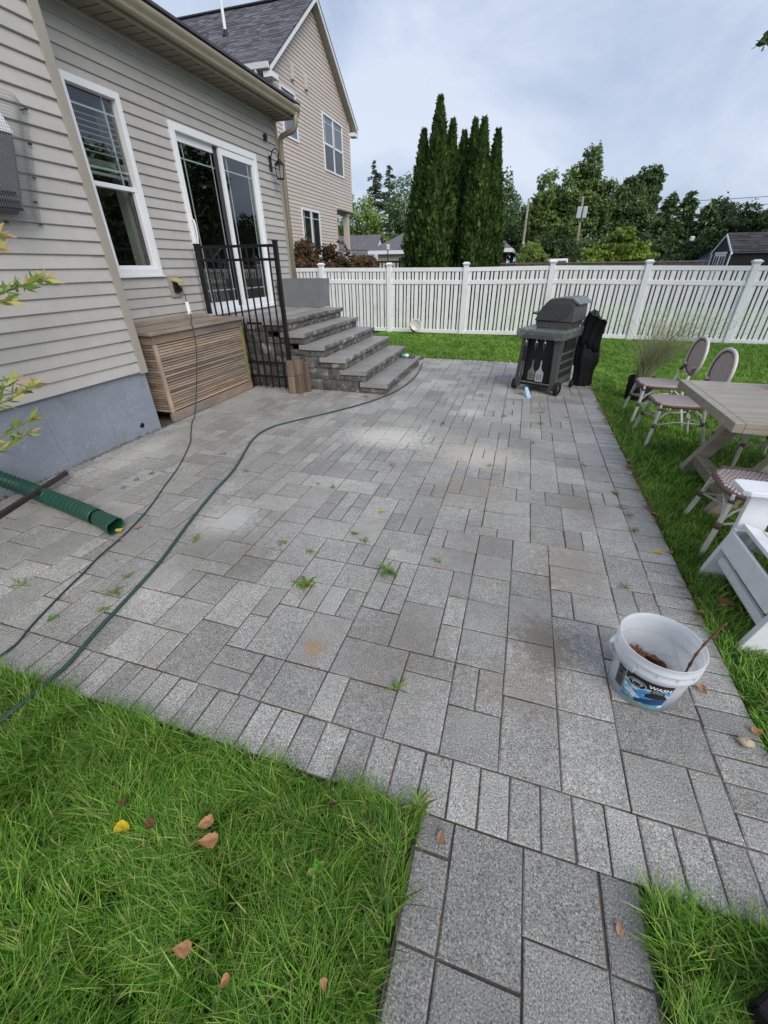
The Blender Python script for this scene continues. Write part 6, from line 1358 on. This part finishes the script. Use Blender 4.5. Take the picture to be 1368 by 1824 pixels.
# shed
sh = thing('garden_shed', 'dark gable shed with white trimmed double doors behind the fence', 'shed', (8.3, 21.8, 0)); mk('shed_dark', lin('#2b2b2f'), .8, n1=(3, .15)); mk('door_cream', lin('#cfc6b8'), .7); mk('shed_side', (.012, .012, .013), .9)
SX0, SX1, SYA, SYB, SE, SPK = 7.0, 10.2, 20.85, 22.85, 1.83, 2.40; SYM = (SYA+SYB)/2
MB().prism([(SYA, 0), (SYB, 0), (SYB, SE), (SYM, SPK), (SYA, SE)], 'x', SX0+.02, SX1).build('wall', 'shed_dark', sh)
MB().box(SX0+.03, SX1-.02, SYA-.012, SYA-.002, 0, SE-.02).build('side_wall', 'shed_side', sh)
for s, ye in ((-1, SYA-.09), (1, SYB+.09)):
    zz = SE-.09*(SPK-SE)/(SYM-SYA); MB().prism([(SYM, SPK+.05), (ye, zz+.05), (ye, zz-.02), (SYM, SPK-.02)], 'x', SX0-.03, SX0+.018).build('rake_trim', 'far_white', sh)
    MB().prism([(SYM, SPK+.06), (ye, zz+.06), (ye, zz+.02), (SYM, SPK+.02)], 'x', SX0+.02, SX1+.05).build('roof', 'roof_dark', sh)
    if s < 0: shingles(sh, SX0-.0, SX1+.05, ye, zz+.07, SYM, SPK+.07, 7, .3, np.array([.05, .05, .052]), 8)
for y in (SYA, SYB-.09): MB().box(SX0-.004, SX0+.018, y, y+.09, 0, SE-.02).build('corner_board', 'far_white', sh)
for k in range(2):
    y0 = 21.25+k*.58; d = MB().box(SX0-.006, SX0+.019, y0, y0+.57, .1, 1.78).build('door', 'door_cream', sh)
    for yy in (y0, y0+.52): MB().box(SX0-.016, SX0-.006, yy, yy+.05, .1, 1.78).build('door_stile', 'far_white', d)
    for zz in (.1, .7, 1.2, 1.72): MB().box(SX0-.0155, SX0-.0065, y0+.05, y0+.52, zz, zz+.06).build('door_rail', 'far_white', d)
    MB().box(SX0-.008, SX0-.0062, y0+.05, y0+.52, 1.26, 1.72).build('pane', 'shade_grey', d); MB().box(SX0-.014, SX0-.008, y0+.26, y0+.30, 1.26, 1.72).build('muntin', 'far_white', d)
MB().box(SX0-.02, SX0-.006, 21.2, 22.45, 1.79, 1.86).build('lintel', 'far_white', sh)
# pickup truck
tk = thing('pickup_truck', 'blue and silver pickup truck parked beyond the brown fence', 'truck', (11, 36, 0)); mk('truck_blue', lin('#22345c'), .3, spec=.5, coat=.5); mk('truck_silver', lin('#a9adb2'), .35); mk('truck_glass', lin('#5b7f88'), .15, spec=.6)
ZB = .98
MB().prism([(9.8, ZB+.45), (9.85, ZB+.62), (10.5, ZB+.72), (11.0, ZB+1.08), (12.1, ZB+1.1), (12.35, ZB+.74), (14.2, ZB+.74), (14.2, ZB+.45)], 'y', 35.2, 36.8).build('body', 'truck_blue', tk, bevel=.04)
MB().box(9.78, 14.22, 35.19, 36.81, ZB+.27, ZB+.46).build('lower_body', 'truck_silver', tk, bevel=.03)
MB().prism([(10.68, ZB+.74), (11.06, ZB+1.03), (11.5, ZB+1.05), (11.5, ZB+.74)], 'y', 35.18, 35.21).prism([(11.55, ZB+.74), (11.55, ZB+1.05), (12.02, ZB+1.04), (12.2, ZB+.74)], 'y', 35.18, 35.21).build('window', 'truck_glass', tk)
for x in (10.5, 13.4): MB().lathe([(.001, -.1), (.2, -.1), (.33, -.1), (.35, -.06), (.35, .1), (.001, .1)], 18).build('wheel', 'rubber', tk) if False else MB().tube([(x, 35.16, ZB+.3), (x, 35.4, ZB+.3)], .34, 18).build('wheel', 'rubber', tk)
g2 = MB().prism([(30, -.05), (33, ZB-.06), (60, ZB-.06), (60, -.05)], 'x', 8.6, 40).build('raised_drive', 'lawn_soil'); tag(g2, kind='structure')
# utility poles, wires
mk('transformer_grey', lin('#b4bbc2'), .5)
def upole(label, x, y, h, lean, box):
    t = thing('utility_pole', label, 'pole', (x, y, 0), 'utility poles'); MB().tube([(x, y, -.2), (x+lean, y, h)], [.13, .09], 9).build('shaft', 'post_wood', t, smooth=True)
    if box:
        for dx, wd_ in ((-.2, .36), (.24, .32)): MB().obox((x+lean*.8+dx, y-.25, 5.15), (wd_, .3, .8)).build('transformer', 'transformer_grey', t, bevel=.05)
    else: MB().obox((x+.02, y-.16, 2.9), (.2, .15, .55)).build('meter_box', 'far_white', t)
    return t
upole('slim left utility pole with a small grey box low down', -.95, 45, 6.3, -.05, False); upole('right utility pole carrying two white transformer boxes', 3.75, 45, 6.25, -.5, True)
def wire(label, a, b, sag, r=.02):
    a, b = Vector(a), Vector(b); p = [a.lerp(b, k/16)-Vector((0, 0, sag*4*(k/16)*(1-k/16))) for k in range(17)]
    o = MB().tube(p, r, 4).build('overhead_wire', 'wire'); tag(o, label, 'wire', 'overhead wires')
wire('sagging wire slung between the two utility poles', (-.95, 44.9, 4.9), (3.4, 44.9, 4.7), .75); wire('thick cable from the right pole towards the shed', (3.5, 44.9, 3.1), (20, 44, 2.9), .15, .035)
wire('low cable running left from the right pole', (3.5, 44.9, 3.2), (-20, 45, 3.0), .35, .03); wire('upper high wire over the evergreens at the right', (4, 46, 5.9), (24, 45, 6.1), .3, .018); wire('lower high wire over the evergreens at the right', (4, 46, 5.5), (24, 45, 5.5), .25, .018)
# lamps
lp_ = thing('lamp_post', 'slim black post lamp in front of the hip roofed house', 'lamp', (-7.8, 26, 0)); MB().tube([(-7.8, 26, 0), (-7.8, 26, 2.25)], .03, 8).build('post', 'black_metal', lp_); MB().lathe([(.05, 0), (.1, .05), (.12, .25), (.05, .3)], 8, (-7.8, 26, 2.24), True, True).build('lamp_head', 'frosted', lp_)
fl = thing('flood_light', 'small white flood light on a thin pole before the evergreens', 'lamp', (6.93, 26, 0)); MB().tube([(6.9, 26, 0), (6.9, 26, 2.42)], .025, 6).build('post', 'black_metal', fl); MB().obox((6.95, 25.95, 2.48), (.16, .12, .14), (.3, 0, .2)).build('lamp_head', 'far_white', fl)
# hip roofed house
mk('roof_grey', lin('#66656a'), .9, n1=(2, .15), n2=(14, .15)); mk('cream_wall', lin('#c9c3b0'), .8, n1=(2, .06)); mk('brick_red', lin('#7a4038'), .85, n1=(10, .2)); mk('sign_red', lin('#8e2f35'), .5)
hh = thing('hip_roof_house', 'low house with grey hip roof behind the tall evergreens', 'house', (-8, 47, 0))
MB().box(-14.2, -5, 44, 52, 0, 2.65).build('wall', 'cream_wall', hh); MB().box(-5, -2.6, 44, 52, 0, 2.65).build('brick_wall', 'brick_red', hh)
def hip(x0, x1, y0, y1, z0, z1, ra, rb, nm='roof'):
    ym = (y0+y1)/2; return MB().add([(x0,y0,z0),(x1,y0,z0),(x1,y1,z0),(x0,y1,z0),(ra,ym,z1),(rb,ym,z1)], [(0,1,5,4),(1,2,5),(2,3,4,5),(3,0,4)]).build(nm, 'roof_grey', hh)
hip(-15, -1.75, 43.4, 52.6, 2.72, 4.75, -11.6, -4.6); MB().box(-15.0, -1.75, 43.38, 43.5, 2.45, 2.74).build('fascia', 'far_white', hh); MB().box(-1.87, -1.74, 43.5, 52.6, 2.45, 2.74).build('fascia', 'far_white', hh)
hip(-9.6, -6.5, 42.3, 46, 2.95, 3.9, -8.4, -7.7, 'porch_roof'); MB().box(-9.62, -6.48, 42.28, 42.4, 2.7, 2.97).build('fascia', 'far_white', hh); MB().box(-9.4, -6.7, 42.6, 44, 0, 2.7).build('porch_wall', 'cream_wall', hh)
for x in (-12.2, -11.1): w_ = MB().box(x, x+.7, 43.93, 43.99, 1.3, 2.25).build('window', 'far_white', hh); MB().box(x+.08, x+.62, 43.9, 43.928, 1.38, 2.17).build('pane', 'shade_grey', w_)
w_ = MB().box(-4.5, -3.0, 43.93, 43.99, 1.75, 2.4).build('window', 'far_white', hh); MB().box(-4.42, -3.08, 43.9, 43.928, 1.83, 2.32).build('pane', 'far_shade', w_)
sg = thing('house_sign', 'small red sign board with white lettering below the brick house window', 'sign', (-3.6, 43.7, 1.5)); MB().box(-4.7, -2.9, 43.6, 43.68, 1.38, 1.72).build('board', 'sign_red', sg)
MB().box(-4.6, -4.56, 43.62, 43.66, 0, 1.38).box(-3.04, -3.0, 43.62, 43.66, 0, 1.38).build('sign_leg', 'far_white', sg)
rr = random.Random(3)
for row, z in ((0, 1.58), (1, 1.45)):
    x = -4.55
    while x < -3.1: w_ = rr.uniform(.06, .12); MB().box(x, x+w_, 43.592, 43.599, z, z+.08).build('letter', 'far_white', sg); x += w_+rr.choice((.03, .03, .09))
# white house at the left
wh = thing('white_house', 'small white house with grey roof beyond the neighbour porch', 'house', (-19, 50, 0)); MB().prism([(-22, 0), (-16.8, 0), (-16.8, 2.5), (-22, 2.5)], 'y', 50, 55).build('wall', 'far_white', wh)
MB().prism([(50, 0), (55, 0), (55, 2.5), (52.5, 4.3), (50, 2.5)], 'x', -17.2, -16.75).build('gable', 'far_white', wh)
MB().add([(-24,49.5,2.4),(-16.5,49.5,2.4),(-16.5,52.5,4.45),(-24,52.5,4.45),(-24,55.5,2.4),(-16.5,55.5,2.4)], [(0,1,2,3),(3,2,5,4)]).build('roof', 'roof_grey', wh, solid=.12)
for x in (-19.6, -18.2): w_ = MB().box(x, x+.8, 49.93, 49.99, 1.1, 2.1).build('window', 'shade_grey', wh)
wc = thing('parked_van', 'white vehicle roof just showing above the brown fence', 'van', (1.5, 40, 0)); MB().prism([(.55, .5), (.5, 1.2), (.75, 1.85), (2.6, 1.88), (2.8, 1.2), (2.8, .5)], 'y', 39.2, 40.8).build('body', 'far_white', wc, bevel=.08); MB().prism([(.72, 1.25), (.86, 1.7), (2.5, 1.72), (2.62, 1.25)], 'y', 39.17, 39.21).build('window', 'shade_grey', wc)
for x in (1.0, 2.4): MB().tube([(x, 39.15, .33), (x, 39.4, .33)], .33, 16).build('wheel', 'rubber', wc)
